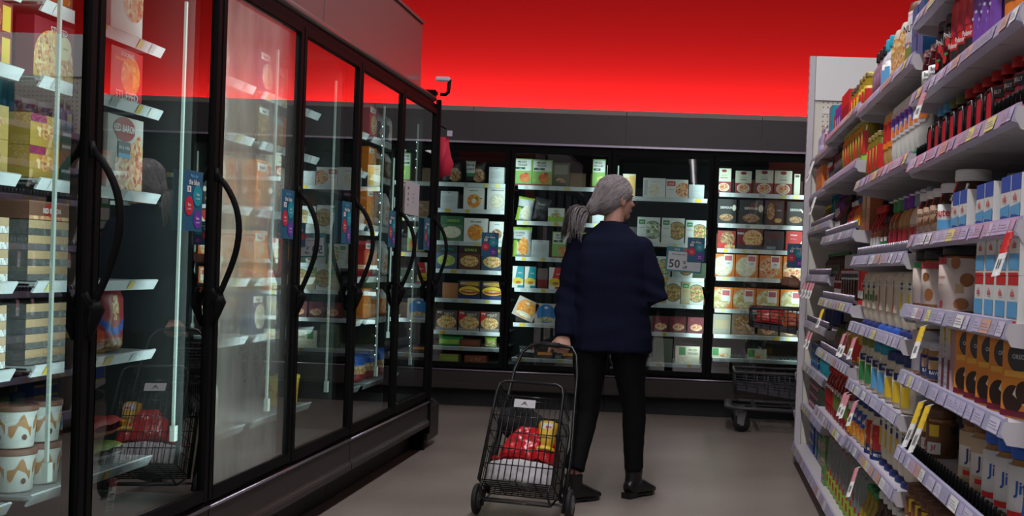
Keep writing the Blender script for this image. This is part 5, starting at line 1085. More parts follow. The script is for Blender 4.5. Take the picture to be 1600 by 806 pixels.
# nearest door: stacked cartons, foil packs, ice cream tubs
OS = carton('stack_orange', .19, .16, .055, C('snack_brown', .30, .12, .04), [('d', .3, .5, .26, F_PIZZA, .5), ('d', .75, .5, .18, F_ORANGE, .5)])
lput(OS, 'frozen_snack_carton', (2.87, 3.15), 0, 'flat brown and orange snack carton', 0, d=.16, stack=3, sz=.056)
lput(carton('stack_red', .18, .16, .08, DRED, [('d', .4, .5, .35, F_RED, .6), ('r', .75, .1, .95, .9, YELLOW)]), 'frozen_snack_carton', (2.87,), 1, 'dark red flat carton', 0, d=.16, stack=2, sz=.081)
SC = carton('stuffed_carton', .23, .05, .160, C('stuffed_maroon', .20, .015, .03), [('r', 0, 0, 1, .30, C('stuffed_gold', .60, .38, .05)), ('d', .42, .36, .42, F_PASTA, .8), ('t', 'STUFFED', .52, .86, .10, WHITE, .7), ('d', .66, .60, .14, C('seal_cream', .75, .66, .40)), ('t', 'cheese', .66, .60, .04, DRED, .2)])
lput(SC, 'frozen_pizza_carton', 3.175, 1, 'large maroon stuffed crust pizza carton', 0, d=.05)
lput(carton('tall_brown', .06, .12, .21, C('choc_box', .12, .04, .02), [('d', .5, .6, .45, F_PIZZA, 1.8)]), 'frozen_pizza_carton', 3.40, 2, 'narrow brown carton', 0, d=.12)
YG = carton('gold_box', .15, .10, .085, C('gold_snack', .46, .30, .06), [('d', .5, .5, .3, F_PASTA, .5), ('r', 0, .75, .5, 1, C('plum_label2', .25, .02, .10))])
lput(YG, 'frozen_snack_carton', (2.88, 3.13), 2, 'gold snack carton with plum corner', 0, d=.10, stack=2, sz=.086)
lput(carton('dark_lines', .12, .06, .17, C('dark_green_box', .02, .05, .035), [('r', .1, .15+.2*i, .9, .2+.2*i, GREY) for i in range(4)][0:1]+[('r', .1, .55, .9, .6, GREY), ('r', .1, .75, .9, .8, GREY)]), 'frozen_meal_carton', 3.26, 2, 'dark green carton with grey lines', 0, d=.06)
lput(carton('yellow_spine', .035, .05, .20, YELLOW, [('r', .1, .1, .9, .3, C('dull_yellow', .42, .36, .10))]), 'bright_yellow_carton', 3.345, 2, 'narrow bright yellow carton', 0, d=.05)
FP = bag('foil_pack', .21, .05, .14, SILVER, lambda u, v: C('foil_tan', .55, .38, .22) if .25 < v < .75 else SILVER, (), 51)
RB = carton('baron_box', .22, .16, .050, C('baron_brown', .20, .09, .06), [('d', .5, .5, .18, C('baron_red', .38, .02, .02), .55), ('t', 'RED BARON', .5, .5, .28, WHITE, .4), ('r', .0, 0, 1, .2, F_PIZZA)])
lput(RB, 'frozen_pizza_carton', 3.17, 3, 'flat brown pizza carton with red round badge', 0, d=.16, stack=1, sz=.051, dz=.165)
FT = carton('foil_tray', .22, .16, .040, C('foil_tan', 0, 0, 0), [('r', 0, .0, 1, .45, SILVER)], side=SILVER)
lput(FT, 'foil_wrapped_tray', 2.86, 3, 'silver foil wrapped tray', 0, 'tray', d=.16, stack=4, sz=.041)
lput(FT, 'foil_wrapped_tray', 3.17, 3, 'silver and tan tray under the brown carton', 0, 'tray', d=.16, stack=4, sz=.041)
lput(FT, 'foil_wrapped_tray', (2.86, 3.17), 4, 'silver and tan stacked tray', 0, 'tray', d=.16, stack=4, sz=.041)
lput(carton('meat_box', .07, .10, .12, BROWN, [('r', .1, .1, .9, .6, F_BROWN)]), 'frozen_meal_carton', 3.34, 3, 'dark brown carton near the glass edge', 0, d=.10)
TB_ = tub('ice_tub', .115, .058, C('tub_white', .66, .68, .66), C('caramel', .45, .22, .07), C('lid_brown', .20, .09, .06))
TB2 = tub('ice_tub', 0, 0, 0, 0, 0)
lput(TB_, 'ice_cream_tub', (2.90, 3.12, 3.245), 5, 'white ice cream tub with caramel swirls', 0, 'tub', d=.12, stack=2, sz=.1185, dz=0)
for y in (2.535, 2.67):  # second layer, rotated a little
    pass
# second left door
TP_ = carton('top_pizza', .20, .05, .19, WHITE, [('r', 0, .55, .4, 1, YELLOW), ('d', .7, .62, .34, F_PIZZA, 1)])
lput(TP_, 'frozen_pizza_carton', (3.56,), 0, 'white pizza carton with yellow corner', 1)
DG = carton('digiorno', .20, .05, .160, C('box_red', .55, .015, .02), [('d', .62, .52, .30, F_ORANGE, 1.0), ('t', 'DIGIORNO', .5, .90, .08, WHITE, .8), ('r', .1, .76, .7, .82, ORANGE), ('t', 'STUFFED', .5, .12, .17, WHITE, .85)])
lput(DG, 'frozen_pizza_carton', (3.57,), 1, 'red pizza carton with white lettering', 1)
BX = carton('baron_stand', .225, .05, .225, C('baron_cream', .62, .60, .58), [('p', [(.3, 0), (1, 0), (1, .6), (.9, .8), (.55, .55)], F_PIZZA), ('d', .56, .30, .36, F_PIZZA), ('d', .46, .83, .30, C('baron_red', 0, 0, 0), .55), ('t', 'RED BARON', .46, .84, .10, WHITE, .62), ('r', .28, .44, .62, .66, C('badge_blue', .10, .12, .16)), ('t', 'BRICK OVEN', .45, .58, .045, WHITE, .3), ('r', .28, .44, .62, .50, LBLUE)])
lput(BX, 'frozen_pizza_carton', (3.575,), 2, 'cream pizza carton with red badge', 1)
PB_ = bag('meatball_bag', .19, .09, .22, C('bag_crimson', .34, .02, .02), lambda u, v: F_PASTA if (u-.5)**2*3+(v-.62)**2 < .035 else (BLUE if abs((v-.30)-.9*(u-.5)**2) < .055 else (F_BROWN if v < .22 else C('bag_crimson', 0, 0, 0))), (), 61)
lput(PB_, 'frozen_food_bag', (3.57,), 4, 'red bag with blue sweep and pasta picture', 1, 'bag', d=.11)
# lying bags on the lowest shelf
LB1 = bag('lying_red', .22, .055, .24, C('bag_crimson', 0, 0, 0), lambda u, v: LBLUE if .45 < v < .68 else (WHITE if .40 < v < .45 else C('bag_crimson', 0, 0, 0)), (), 62)
LB2 = bag('lying_pale', .22, .05, .24, FROST, lambda u, v: C('bag_green', .18, .24, .06) if v < .4 else FROST, (), 63)
for y in (3.56,):
    for k, (pr, ds) in enumerate(((LB2, 'clear plastic bag lying'), (LB1, 'red and blue plastic bag lying'))):
        put(pr, 'frozen_food_bag', (XS-.02, y, LEFT_SH[5]+.072+.075*k), 0, ds, 'sixth shelf, second left door', 'bag', (R(-90), 0, R(90)))
for i, y in enumerate((3.33, 3.49)):
    b = MB(); b.box(-.018, -.001, -.105, .018, .001, -.028, WHITE); b.box(-.018, -.0015, -.028, .018, .0015, 0, C('stamp_red', 0, 0, 0))
    for k in range(5): b.box(-.012, -.0018, -.095+.011*k, .010-.004*(k % 2), -.0011, -.090+.011*k, GREY)
    o = part('price_slip', b, None, None, 0, (XS+.027, y, LEFT_SH[5]+.004), (R(4), R(6), R(84))); tag(o, 'red topped tag hanging from the lowest shelf, %s of two, second left door' % ('left' if i == 0 else 'right'), 'price tag')
# behind the misted door and the three farther doors
def filler(door, y0, seed):
    q = random.Random(seed)
    CP = [('tan_f', C('kraft', .24, .15, .07), F_BROWN, 'kraft carton with brown food'), ('white_f', WHITE, F_PIZZA, 'white carton with pizza picture'), ('red_f', RED, F_PASTA, 'red carton with yellow food'), ('orange_f', ORANGE, F_ORANGE, 'orange carton with orange food'),
          ('blue_f', C('steel_blue', 0, 0, 0), F_PALE, 'steel blue carton with pale food'), ('yellow_f', YELLOW, F_PASTA, 'yellow carton with golden food')]
    for sh in range(5 if door in (3, 5) else 6):
        i = q.randrange(6); k, base, food, ds = CP[i]
        wd = .155; h = (.17, .15, .20, .19, .16, .20)[sh]
        pr = carton(k+'_%d' % (h*100), wd, .06, h, base, [('d', .55, .42, .38, food, .9), ('r', .05, .78, .7, .94, (WHITE if base is not WHITE else RED)), ('t', 'frozen', .37, .86, .08, DGREY, .5)])
        for r_ in range(2): put(pr, 'frozen_meal_carton', (XS-.045-.09*r_, y0+.155, LEFT_SH[sh]+.0315), R(90), ds, SH[sh]+' shelf, '+LD[door], 'carton')
        i2 = (i+2+sh) % 6; k, base, food, ds = CP[i2]
        bg_ = bag('bag_'+k, .165, .08, h, base, (lambda food, base: lambda u, v: food if (u-.5)**2+(v-.38)**2 < .07 else (WHITE if v > .66 and abs(u-.5) < .36 else base))(food, base), (), i2+70)
        for j in range(2): put(bg_, 'frozen_food_bag', (XS-.060, y0+.345+.19*j, LEFT_SH[sh]+.0315), R(90), ds.replace('carton', 'bag'), SH[sh]+' shelf, '+LD[door], 'bag')
for dnum, y0 in ((2, 3.80), (3, 4.59), (4, 5.38), (5, 6.17)): filler(dnum, y0, dnum*3+1)
PT = tub('yellow_tub', .13, .055, YELLOW, ORANGE, YELLOW)
lput(PT, 'yellow_tub', (5.13, 5.26), 5, 'tall yellow tub with orange print', 3, 'tub', d=.12)
lput(bag('fries_bag', .20, .10, .15, C('gold_bag', .60, .42, .12), lambda u, v: BLUE if v > .62 else (C('bag_crimson', 0, 0, 0) if v < .3 else F_PASTA), (), 91), 'frozen_fries_bag', (6.32, 6.55, 6.78), 5, 'blue, gold and red crinkle cut bag', 5, 'bag', d=.12)
# door stickers and paper sign on the left run
XG = XL+.022
for i, (y, w_) in enumerate(((3.60, 'second'), (4.445, 'misted'), (5.20, 'fourth'), (5.98, 'fifth'), (6.76, 'last'))):
    info_card('info_card', 'blue info card with round stickers beside the handle of the %s left door' % w_, None, (XG, y, 1.283), (0, 0, R(90)))
b = MB(); b.box(-.155, -.0015, -.088, .155, 0, .088, C('paper', .60, .56, .60))
for k in range(4): b.box(-.10-.006*(k % 2), -.002, -.045+.030*k, -.085+.004*(k % 2), -.0016, -.032+.030*k, DGREY)
for k in range(3): b.box(.0, -.002, -.02+.022*k, .05-.006*k, -.0016, -.014+.022*k, GREY)
o = part('paper_notice', b, None, None, 0, (XG, 6.385, 1.462), (0, 0, R(90))); tag(o, 'white paper notice taped to the last glass door of the left run', 'sign')
# sensor bracket on top of the run end
t = thing('bracket_sensor', 'small white bar on a black arm at the top end of the left run', 'sensor', (-1.56, 6.93, 2.098))
b = MB(); b.tube([(.0, 0, .012), (.03, 0, .012), (.045, 0, .025), (.052, 0, .10)], [(.011, .010)]*4, M_BLK, 8); part('arm', b, t)
part('bar', MB().box(-.03, -.018, .088, .055, .018, .115, mat('pale_lilac_plastic', (.66, .60, .68), .35)), t, bevel=.006)
part('mount_box', MB().box(-.11, -.03, .0, -.02, .03, .035, M_BLK), t, bevel=.008)
# red cloth on a hook beyond the end of the run
t = thing('red_pennant', 'pinkish red hanging pennant just beyond the left run end', 'pennant', (-1.58, 7.30, 1.62))
b = MB(); pts = [(-.07, .28), (-.005, .28), (.0, .24), (.015, .17), (.036, .115), (.02, .07), (-.005, .045), (-.07, .01)]
n = len(pts); vv = []
for s in (0, 1):
    for k, (x, z) in enumerate(pts): vv.append((x, .010*math.sin(k*1.3)+.004*s, z))
b.add(vv, [tuple(range(n)), tuple(range(2*n-1, n-1, -1))]+[(i, i+n, (i+1) % n+n, (i+1) % n) for i in range(n)], mat('pink_red_cloth', (.62, .02, .06), .7), True)
part('cloth', b, t); part('tag', MB().box(-.01, -.012, .285, .022, -.009, .320, C('slip_lilac', .60, .50, .66)), t); part('hook', MB().tube([(-.02, 0, .33), (-.08, 0, .36), (-.10, -.1, .38), (-.10, -.305, .38)], .004, M_BLK, 6), t)

# ------------------------------------------------------------------ people
def remesh(mb, vox, smooth=6, name='m', disp=None, m=None):
    o = bpy.data.objects.new('tmp', mb.mesh('tmp')); col.objects.link(o)
    r = o.modifiers.new('r', 'REMESH'); r.mode = 'VOXEL'; r.voxel_size = vox; r.use_smooth_shade = True
    if smooth: s = o.modifiers.new('s', 'SMOOTH'); s.factor = .5; s.iterations = smooth
    dg = bpy.context.evaluated_depsgraph_get(); me = bpy.data.meshes.new_from_object(o.evaluated_get(dg))
    bpy.data.objects.remove(o); me.name = name
    if disp:
        me.update(); no = [v.normal.copy() for v in me.vertices]
        for v, n_ in zip(me.vertices, no): v.co += n_*disp(v.co)
    me.materials.clear(); me.materials.append(m)
    me.polygons.foreach_set('material_index', [0]*len(me.polygons)); me.polygons.foreach_set('use_smooth', [True]*len(me.polygons)); me.update()
    return me
SKIN = mat('light_skin', (.50, .27, .20), .5, var=.12, bscale=30, spec=.35); SKIN2 = mat('brown_skin', (.20, .09, .055), .5, var=.15, bscale=30, spec=.35)
NAVYK = mat('navy_knit', (.0055, .0075, .024), .9, bump=.25, bscale=420, spec=.15); TROU = mat('black_trouser_cloth', (.006, .006, .007), .85, spec=.15, bump=.1, bscale=300)
LEATH = mat('black_leather', (.008, .008, .009), .32); HAIRL = mat('light_grey_hair', (.34, .31, .315), .4, spec=.6); HAIRG = mat('grey_hair', (.24, .21, .213), .45, var=.30, bscale=50, spec=.6); HAIRD = mat('dark_grey_hair', (.055, .040, .043), .45, var=.3, bscale=50, spec=.6)

def hand_mb(b, wrist, dirv, palmn, side, curl, ln=.17, m=None, spread=.012):
    """palm and five fingers. dirv: towards fingers, palmn: out of the palm, side: towards the thumb"""
    d = Vector(dirv).normalized(); n = Vector(palmn).normalized(); n = (n-d*n.dot(d)).normalized(); s = d.cross(n)
    if s.dot(Vector(side)) < 0: s = -s
    w_ = Vector(wrist); pl = ln*.50
    b.tube([w_-d*.03, w_, w_+d*.02, w_+d*pl*.6, w_+d*pl, w_+d*(pl+.006)], [(.026, .019), (.025, .018), (.032, .016), (.040, .015), (.039, .013), (.030, .008)], m, 12, side=tuple(s))
    for i, (off, fl, r_) in enumerate(((.030, .43, .0088), (.0105, .48, .0092), (-.0095, .45, .0088), (-.028, .36, .0078))):
        p = w_+d*(pl-.010)+s*off; pts = [p-d*.012, p]; a = 0; L = ln*fl
        for k, sg in enumerate((.45, .32, .23)):
            a += curl*(1.0, 1.1, .7)[k]; v = d*math.cos(a)+n*math.sin(a)+s*(off*spread*20 if k == 0 else 0); p = p+v.normalized()*L*sg; pts.append(p)
        b.tube(pts, [r_*1.1, r_*1.1, r_, r_*.92, r_*.7], m, 8)
    p = w_+d*.022+s*.024; pts = [p-s*.012, p]
    for k, (a, L) in enumerate(((.75, .036), (.45, .030), (.2, .024))):
        v = d*math.cos(a)+s*math.sin(a)+n*(.35+.35*min(curl, 1)); p = p+v.normalized()*L; pts.append(p)
    b.tube(pts, [.013, .0125, .0112, .0100, .0075], m, 8)

def head_mb(b, c, yaw, m, pitch=0, s=1.0):
    """yaw: facing direction in the xy plane measured from +y towards +x; returns a local->world function"""
    c = Vector(c); f = Vector((math.sin(yaw), math.cos(yaw), 0)); r_ = Vector((math.cos(yaw), -math.sin(yaw), 0)); u = Vector((0, 0, 1))
    if pitch: q = Matrix.Rotation(pitch, 3, r_); f = q @ f; u = q @ u
    rot = Matrix((r_, f, u)).transposed()
    def W(x, y, z): return c+rot @ Vector((x*s, y*s, z*s))
    def ball(x, y, z, rx, ry, rz): b.ball(W(x, y, z), (rx*s, ry*s, rz*s), m, 20, 14, rot)
    ball(0, -.012, .030, .074, .092, .082)       # cranium
    ball(0, .030, -.022, .060, .062, .082)       # face
    ball(0, .050, -.078, .036, .036, .030)       # chin and jaw
    ball(0, .020, -.070, .050, .048, .034)
    ball(0, .080, .022, .045, .016, .012)        # brow
    b.tube([W(0, .082, .016), W(0, .098, -.008), W(0, .110, -.024), W(0, .095, -.033)], [.007*s, .009*s, .012*s, .008*s], m, 10)   # nose
    ball(.010, .096, -.028, .009, .009, .007); ball(-.010, .096, -.028, .009, .009, .007)
    ball(0, .088, -.050, .022, .012, .0055); ball(0, .087, -.058, .019, .012, .0055)                      # lips
    for q in (-1, 1):
        ball(q*.038, .062, -.020, .020, .018, .020)
        b.ball(W(q*.074, -.004, -.008), (.008*s, .020*s, .031*s), m, 12, 8, rot); b.tube([W(q*.078, .004, .016), W(q*.086, -.014, .018), W(q*.086, -.020, -.006), W(q*.077, -.004, -.034)], .0045*s, m, 6)
    return W

# ---- the woman with the trolley
W0 = thing('person', 'person with grey ponytail in navy sweater pulling a wire trolley, seen from behind', 'person', (0, 0, 0))
PP = Vector((0, 0, 0))
HC = (-.418, 5.765, 1.462); HY = R(52)
hipL, hipR = Vector((-.505, 5.745, .80)), Vector((-.345, 5.755, .80)); knL, knR = Vector((-.512, 5.735, .42)), Vector((-.292, 5.80, .42)); anL, anR = Vector((-.560, 5.635, .10)), Vector((-.282, 5.835, .10))
b = MB()
HW = head_mb(b, HC, HY, SKIN, 0, .94)
b.tube([(-.425, 5.745, 1.25), (-.425, 5.745, 1.33), (-.420, 5.755, 1.40), (-.418, 5.765, 1.44)], [(.075, .062), (.050, .050), (.049, .050), (.052, .055)], SKIN, 14, side=(1, 0, 0))
b.tube([(-.425, 5.75, .82), (-.425, 5.75, .95), (-.425, 5.745, 1.12), (-.425, 5.745, 1.24), (-.425, 5.745, 1.30)], [(.125, .085), (.130, .092), (.150, .105), (.150, .085), (.070, .06)], SKIN, 16, side=(1, 0, 0))
shL, elL, wrL = Vector((-.590, 5.745, 1.235)), Vector((-.632, 5.755, .97)), Vector((-.632, 5.665, .795)); shR, elR, wrR = Vector((-.282, 5.755, 1.232)), Vector((-.208, 5.735, 1.00)), Vector((-.300, 5.945, 1.01))
for a, e, c in ((shL, elL, wrL), (shR, elR, wrR)): b.tube([a, (a+e)/2, e, (e+c)/2, c], [.045, .042, .034, .032, .024], SKIN, 12)
for h_, k_, a_ in ((hipL, knL, anL), (hipR, knR, anR)): b.tube([h_, (h_+k_)/2, k_, (k_*2+a_)/3, (k_+a_*2)/3, a_, a_-Vector((0, 0, .07))], [.070, .058, .042, .044, .034, .028, .028], SKIN, 14)
CTOP = Vector((-.690, 5.600, .752))     # middle of the trolley handle bar
hd = (CTOP-wrL)
hand_mb(b, wrL, (-.05, -.50, -.62), (-.2, .80, -.55), (-1, -.2, .0), 1.15, .155, SKIN)
hand_mb(b, wrR, (-.55, .80, .1), (0, -.3, -1), (-.3, .1, 1), .35, .165, SKIN)
body = remesh(b, .0042, 3, 'body', None, SKIN)
part('body', body, W0)
# eyes and glasses
ey = MB()
for q in (-1, 1): ey.ball(HW(q*.031, .077, .002), .0115, WHITE, 12, 8); ey.ball(HW(q*.031, .0865, .002), .0045, BLACK, 8, 6)
part('eyes', ey, W0)
gl = MB()
for q in (-1, 1):
    gl.tube([HW(q*.033+.023*math.cos(a), .1+.0*a, -.002+.017*math.sin(a)) for a in [i*PI/8 for i in range(16)]], .0013, M_STEEL, 6, closed=True)
    gl.tube([HW(q*.056, .099, .003), HW(q*.074, .07, .004), HW(q*.080, .0, .006), HW(q*.080, -.012, -.008)], .0014, M_STEEL, 6)
gl.tube([HW(-.010, .1, .002), HW(0, .103, .005), HW(.010, .1, .002)], .0013, M_STEEL, 6); part('glasses', gl, W0)
# sweater
b = MB()
b.tube([(-.418, 5.755, .722), (-.418, 5.755, .80), (-.422, 5.755, .95), (-.427, 5.750, 1.10), (-.430, 5.748, 1.20), (-.430, 5.748, 1.262), (-.427, 5.748, 1.310), (-.425, 5.750, 1.350)],
       [(.205, .150), (.202, .150), (.190, .142), (.186, .140), (.180, .128), (.158, .108), (.112, .082), (.066, .064)], NAVYK, 28, side=(1, 0, 0))
for a, e, c, q in ((shL, elL, wrL, -1), (shR, elR, wrR, 1)):
    b.tube([a+Vector((-q*.06, 0, .015)), a+Vector((q*.0, 0, .0)), a*.6+e*.4, e, (e+c)/2, c, c+(c-e).normalized()*.012], [.050, .058, .064, .062, .056, .047, .044], NAVYK, 18); b.ball(a+Vector((0, 0, -.004)), .064, NAVYK)
def wr(co):
    v = 0.0; z = co.z
    v += .0085*noise.noise(Vector((co.x*9, co.y*9, z*3.0)))+.005*noise.noise(Vector((co.x*5, co.y*5, z*16+3)))
    for e in (elL, elR):
        d = (co-e).length
        if d < .17: v += .008*math.sin((co.z-e.z)*75+co.x*28)*(1-d/.17)
    if z < .80: v += .010*noise.noise(Vector((co.x*20, co.y*20, 7)))*(.80-z)/.08
    return v
sw = remesh(b, .0065, 14, 'sweater', wr, NAVYK)
# open the garment ends: drop the flat cap faces at hem
part('sweater', sw, W0)
b = MB(); b.tube([(-.425+.060*math.cos(t), 5.750+.058*math.sin(t), 1.349+.004*math.sin(t)) for t in [i*PI/12 for i in range(24)]], .0065, NAVYK, 8, closed=True); part('collar', b, W0)
# trousers
b = MB()
b.tube([(-.424, 5.755, .90), (-.424, 5.755, .80), (-.424, 5.755, .745), (-.424, 5.755, .715)], [(.160, .115), (.172, .122), (.168, .120), (.13, .10)], TROU, 24, side=(1, 0, 0))
for h_, k_, a_, q in ((hipL, knL, anL, -1), (hipR, knR, anR, 1)):
    hem = a_+Vector((0, 0, .055 if q < 0 else .040)); b.tube([h_+Vector((q*.008, 0, -.01)), h_*.7+k_*.3+Vector((q*.006, 0, 0)), h_*.35+k_*.65, k_, k_*.6+a_*.4, hem], [(.090, .106), (.084, .094), (.067, .076), (.057, .064), (.051, .060), (.049, .056)], TROU, 20, side=(1, 0, 0))
part('trousers', remesh(b, .007, 5, 'trousers', lambda co: .007*noise.noise(Vector((co.x*12, co.y*12, co.z*4)))+.003*noise.noise(Vector((co.x*25, co.y*25, co.z*22))), TROU), W0)
# ankle boots
def boot(an, ang):
    b = MB(); f = Vector((math.sin(ang), math.cos(ang), 0)); r_ = Vector((math.cos(ang), -math.sin(ang), 0)); g = Vector((an.x, an.y, 0))
    b.tube([g+Vector((0, 0, z)) for z in (.138, .11, .085, .055)], [(.044, .050), (.040, .046), (.040, .050), (.036, .048)], LEATH, 18, side=tuple(r_))
    b.tube([g-f*.050+Vector((0, 0, .045)), g-f*.035+Vector((0, 0, .052)), g+Vector((0, 0, .058)), g+f*.06+Vector((0, 0, .048)), g+f*.115+Vector((0, 0, .034)), g+f*.155+Vector((0, 0, .026)), g+f*.172+Vector((0, 0, .022))],
           [(.026, .028), (.034, .040), (.038, .048), (.041, .038), (.042, .026), (.032, .018), (.014, .010)], LEATH, 18, side=tuple(r_))
    return b
for an, ang in ((anL, R(44)), (anR, R(33))):
    b = boot(an, ang); me = remesh(b, .0045, 4, 'boot', None, LEATH); o = part('boot', me, W0)
    f = Vector((math.sin(ang), math.cos(ang), 0)); r_ = Vector((math.cos(ang), -math.sin(ang), 0)); g = Vector((an.x, an.y, 0))
    s = MB(); ring = [(-.056, .020), (-.03, .029), (.02, .028), (.07, .034), (.12, .036), (.150, .024), (.168, .0)]
    outl = [g+f*a+r_*w_ for a, w_ in ring]+[g+f*a-r_*w_ for a, w_ in ring[::-1][1:]]
    s.prism([(p.x, p.y) for p in outl[::-1]], 'z', .010, .018, LEATH); hl = [g-f*.062+r_*.026, g-f*.062-r_*.026, g-f*.005-r_*.030, g-f*.005+r_*.030]
    s.prism([(p.x, p.y) for p in hl], 'z', 0, .030, LEATH); fr = [g+f*a+r_*w_ for a, w_ in ring[3:]]+[g+f*a-r_*w_ for a, w_ in ring[3:][::-1][1:]]
    s.prism([(p.x, p.y) for p in fr[::-1]], 'z', 0, .012, LEATH); part('sole', s, o)
# hair: cap, then strands drawn back into the low tie
tie = Vector((-.548, 5.700, 1.392))
b = MB(); rot = Matrix((Vector((math.cos(HY), -math.sin(HY), 0)), Vector((math.sin(HY), math.cos(HY), 0)), Vector((0, 0, 1)))).transposed()
b.ball(HW(0, -.016, .034), (.082, .096, .086), HAIRG, 26, 18, rot); b.ball(HW(0, -.060, -.010), (.070, .060, .070), HAIRG, 22, 14, rot)
b.tube([HW(0, -.06, .0), HW(-.02, -.105, -.04), tie], [.062, .045, .020], HAIRG, 16)
for q in (-1, 1): b.ball(HW(q*.052, .005, .030), (.034, .052, .045), HAIRG, 18, 12, rot)
hcap = remesh(b, .0045, 5, 'hair', lambda co: .0022*noise.noise(Vector((co.x*40, co.y*40, co.z*90)))-.001, HAIRG)
hair = part('hair', hcap, W0)
def strands(n, seed, gen, m, name, parent, r0_=.0011):
    cv = bpy.data.curves.new(name, 'CURVE'); cv.dimensions = '3D'; cv.bevel_depth = r0_; cv.bevel_resolution = 0; q = random.Random(seed)
    for i in range(n):
        pts = gen(q); sp = cv.splines.new('POLY'); sp.points.add(len(pts)-1)
        for k, p in enumerate(pts): sp.points[k].co = (*p, 1); sp.points[k].radius = 1 if k < len(pts)-2 else .5
    o = bpy.data.objects.new('tmp', cv); col.objects.link(o); dg = bpy.context.evaluated_depsgraph_get(); me = bpy.data.meshes.new_from_object(o.evaluated_get(dg)); bpy.data.objects.remove(o)
    me.materials.clear(); me.materials.append(m); me.polygons.foreach_set('use_smooth', [True]*len(me.polygons)); return part(name, me, parent)
cc = Vector(HW(0, -.014, .026))
from mathutils.bvhtree import BVHTree
BV = BVHTree.FromPolygons([v.co.copy() for v in hcap.vertices], [tuple(p.vertices) for p in hcap.polygons])
def g_scalp(q):
    # start along the hairline and sweep over the skull down to the tie, lying on the cap
    a = q.uniform(-2.2, 2.2); st = Vector(HW(.084*math.sin(a), .070*math.cos(a)-.01, .030+.062*math.cos(a*.75)+q.uniform(-.02, .012)))
    if q.random() < .4: st = Vector(HW(q.uniform(-.05, .05), q.uniform(.0, .065), .105))
    en = tie+Vector((q.uniform(-.012, .012), q.uniform(-.012, .012), q.uniform(-.014, .014))); pts = []; N = 14; lift = q.uniform(.0, .0032); wob = q.uniform(-.012, .012)
    for k in range(N):
        t = k/(N-1); p = st.lerp(en, t)+Vector((0, 0, -.014*math.sin(t*PI)))+Vector((wob, wob, 0))*math.sin(t*PI); v = (p-cc).normalized()
        if t < .88:
            out = cc+v*.16 if t < .6 else p+(p-cc.lerp(tie, .75)).normalized()*.03
            hit = BV.ray_cast(out, (cc-out) if t < .6 else (p-out)) if t < .6 else BV.find_nearest(p)
            if hit and hit[0] is not None: p = hit[0]+hit[1]*(lift+.0006) if t >= .6 else hit[0]+v*(lift+.0006)
        pts.append(tuple(p+Vector((q.uniform(-1, 1), q.uniform(-1, 1), q.uniform(-1, 1)))*.0006))
    return pts
strands(1500, 5, g_scalp, HAIRG, 'hair_strands', hair, .0012)
strands(420, 16, g_scalp, HAIRL, 'light_strands', hair, .0012)['label'] = 'lighter streaks of hair'
strands(260, 6, g_scalp, HAIRD, 'dark_strands', hair, .0011)['label'] = 'darker streaks of hair'
def g_tail(q):
    a = q.uniform(0, 2*PI); r_ = q.uniform(0, 1)**.5; L = q.uniform(.8, 1.12); pts = []
    for k in range(10):
        t = k/9*L; w_ = .010+.040*math.sin(min(1, t)*PI*.62)
        c = tie+Vector((-.085*math.sin(t*1.35), -.025*t, .016*math.sin(t*2.2)-.085*t*t-.01*t))
        pts.append(tuple(c+Vector((math.cos(a)*w_*r_*.8, math.sin(a)*w_*r_, math.sin(a*1.7)*w_*r_))+Vector((q.uniform(-1, 1), q.uniform(-1, 1), q.uniform(-1, 1)))*.002*t))
    return pts
b = MB(); b.tube([tie+Vector((-.085*math.sin(t*1.35), -.025*t-.004, .016*math.sin(t*2.2)-.085*t*t-.01*t)) for t in (0, .15, .35, .55, .75, .92)], [.012, .024, .032, .034, .027, .012], HAIRD, 14)
part('ponytail_core', remesh(b, .005, 3, 'ponytail', lambda co: .003*noise.noise(Vector((co.x*60, co.y*60, co.z*25))), HAIRD), hair)
pt = strands(520, 8, g_tail, HAIRD, 'ponytail', hair, .0017); pt['label'] = 'loose darker ponytail'
def g_tail2(q):
    p = [Vector(x) for x in g_tail(q)]; return [tuple(v+Vector((.030*k/9, -.012, -.016*k/9))) for k, v in enumerate(p)]
strands(260, 9, g_tail2, HAIRG, 'ponytail', hair, .0014)
b = MB(); b.tube([tie+Vector((.012, .004, .006)), tie+Vector((-.012, -.004, -.006))], .019, BLACK, 14); part('hair_tie', b, hair)

# ---- wire shopping trolley. a: across, u: up along the rails, n: towards the camera
OB_ = Vector((-.742, 5.245, .070)); TB0 = CTOP-OB_; U = TB0.normalized(); A = Vector((1, -.07, 0)); A = (A-U*A.dot(U)).normalized(); Nn = A.cross(U).normalized()
if Nn.y > 0: Nn = -Nn
RL = TB0.length
def K(a, u, n): return OB_+A*a+U*u+Nn*n
T0 = thing('shopping_trolley', 'black two-wheeled wire trolley pulled by the person in navy', 'trolley', (0, 0, 0))
b = MB(); r_ = .0085
b.tube([K(-.185, -.035, 0), K(-.180, .25, 0), K(-.158, .50, 0), K(-.150, RL-.14, 0), K(-.128, RL-.045, 0), K(-.085, RL-.006, 0), K(-.05, RL, 0), K(.05, RL, 0), K(.105, RL-.006, 0), K(.132, RL-.045, 0), K(.150, RL-.14, 0), K(.160, .50, 0), K(.180, .25, 0), K(.185, -.035, 0)], r_, M_WIRE, 10)
part('handle_frame', b, T0)
part('grip', MB().tube([K(-.045, RL, 0), K(.045, RL, 0)], .0125, M_RUB, 12), T0)
HB, DP = .485, .215   # basket height and depth
def Wd(u): return .174-.014*min(1, max(0, u/.48))
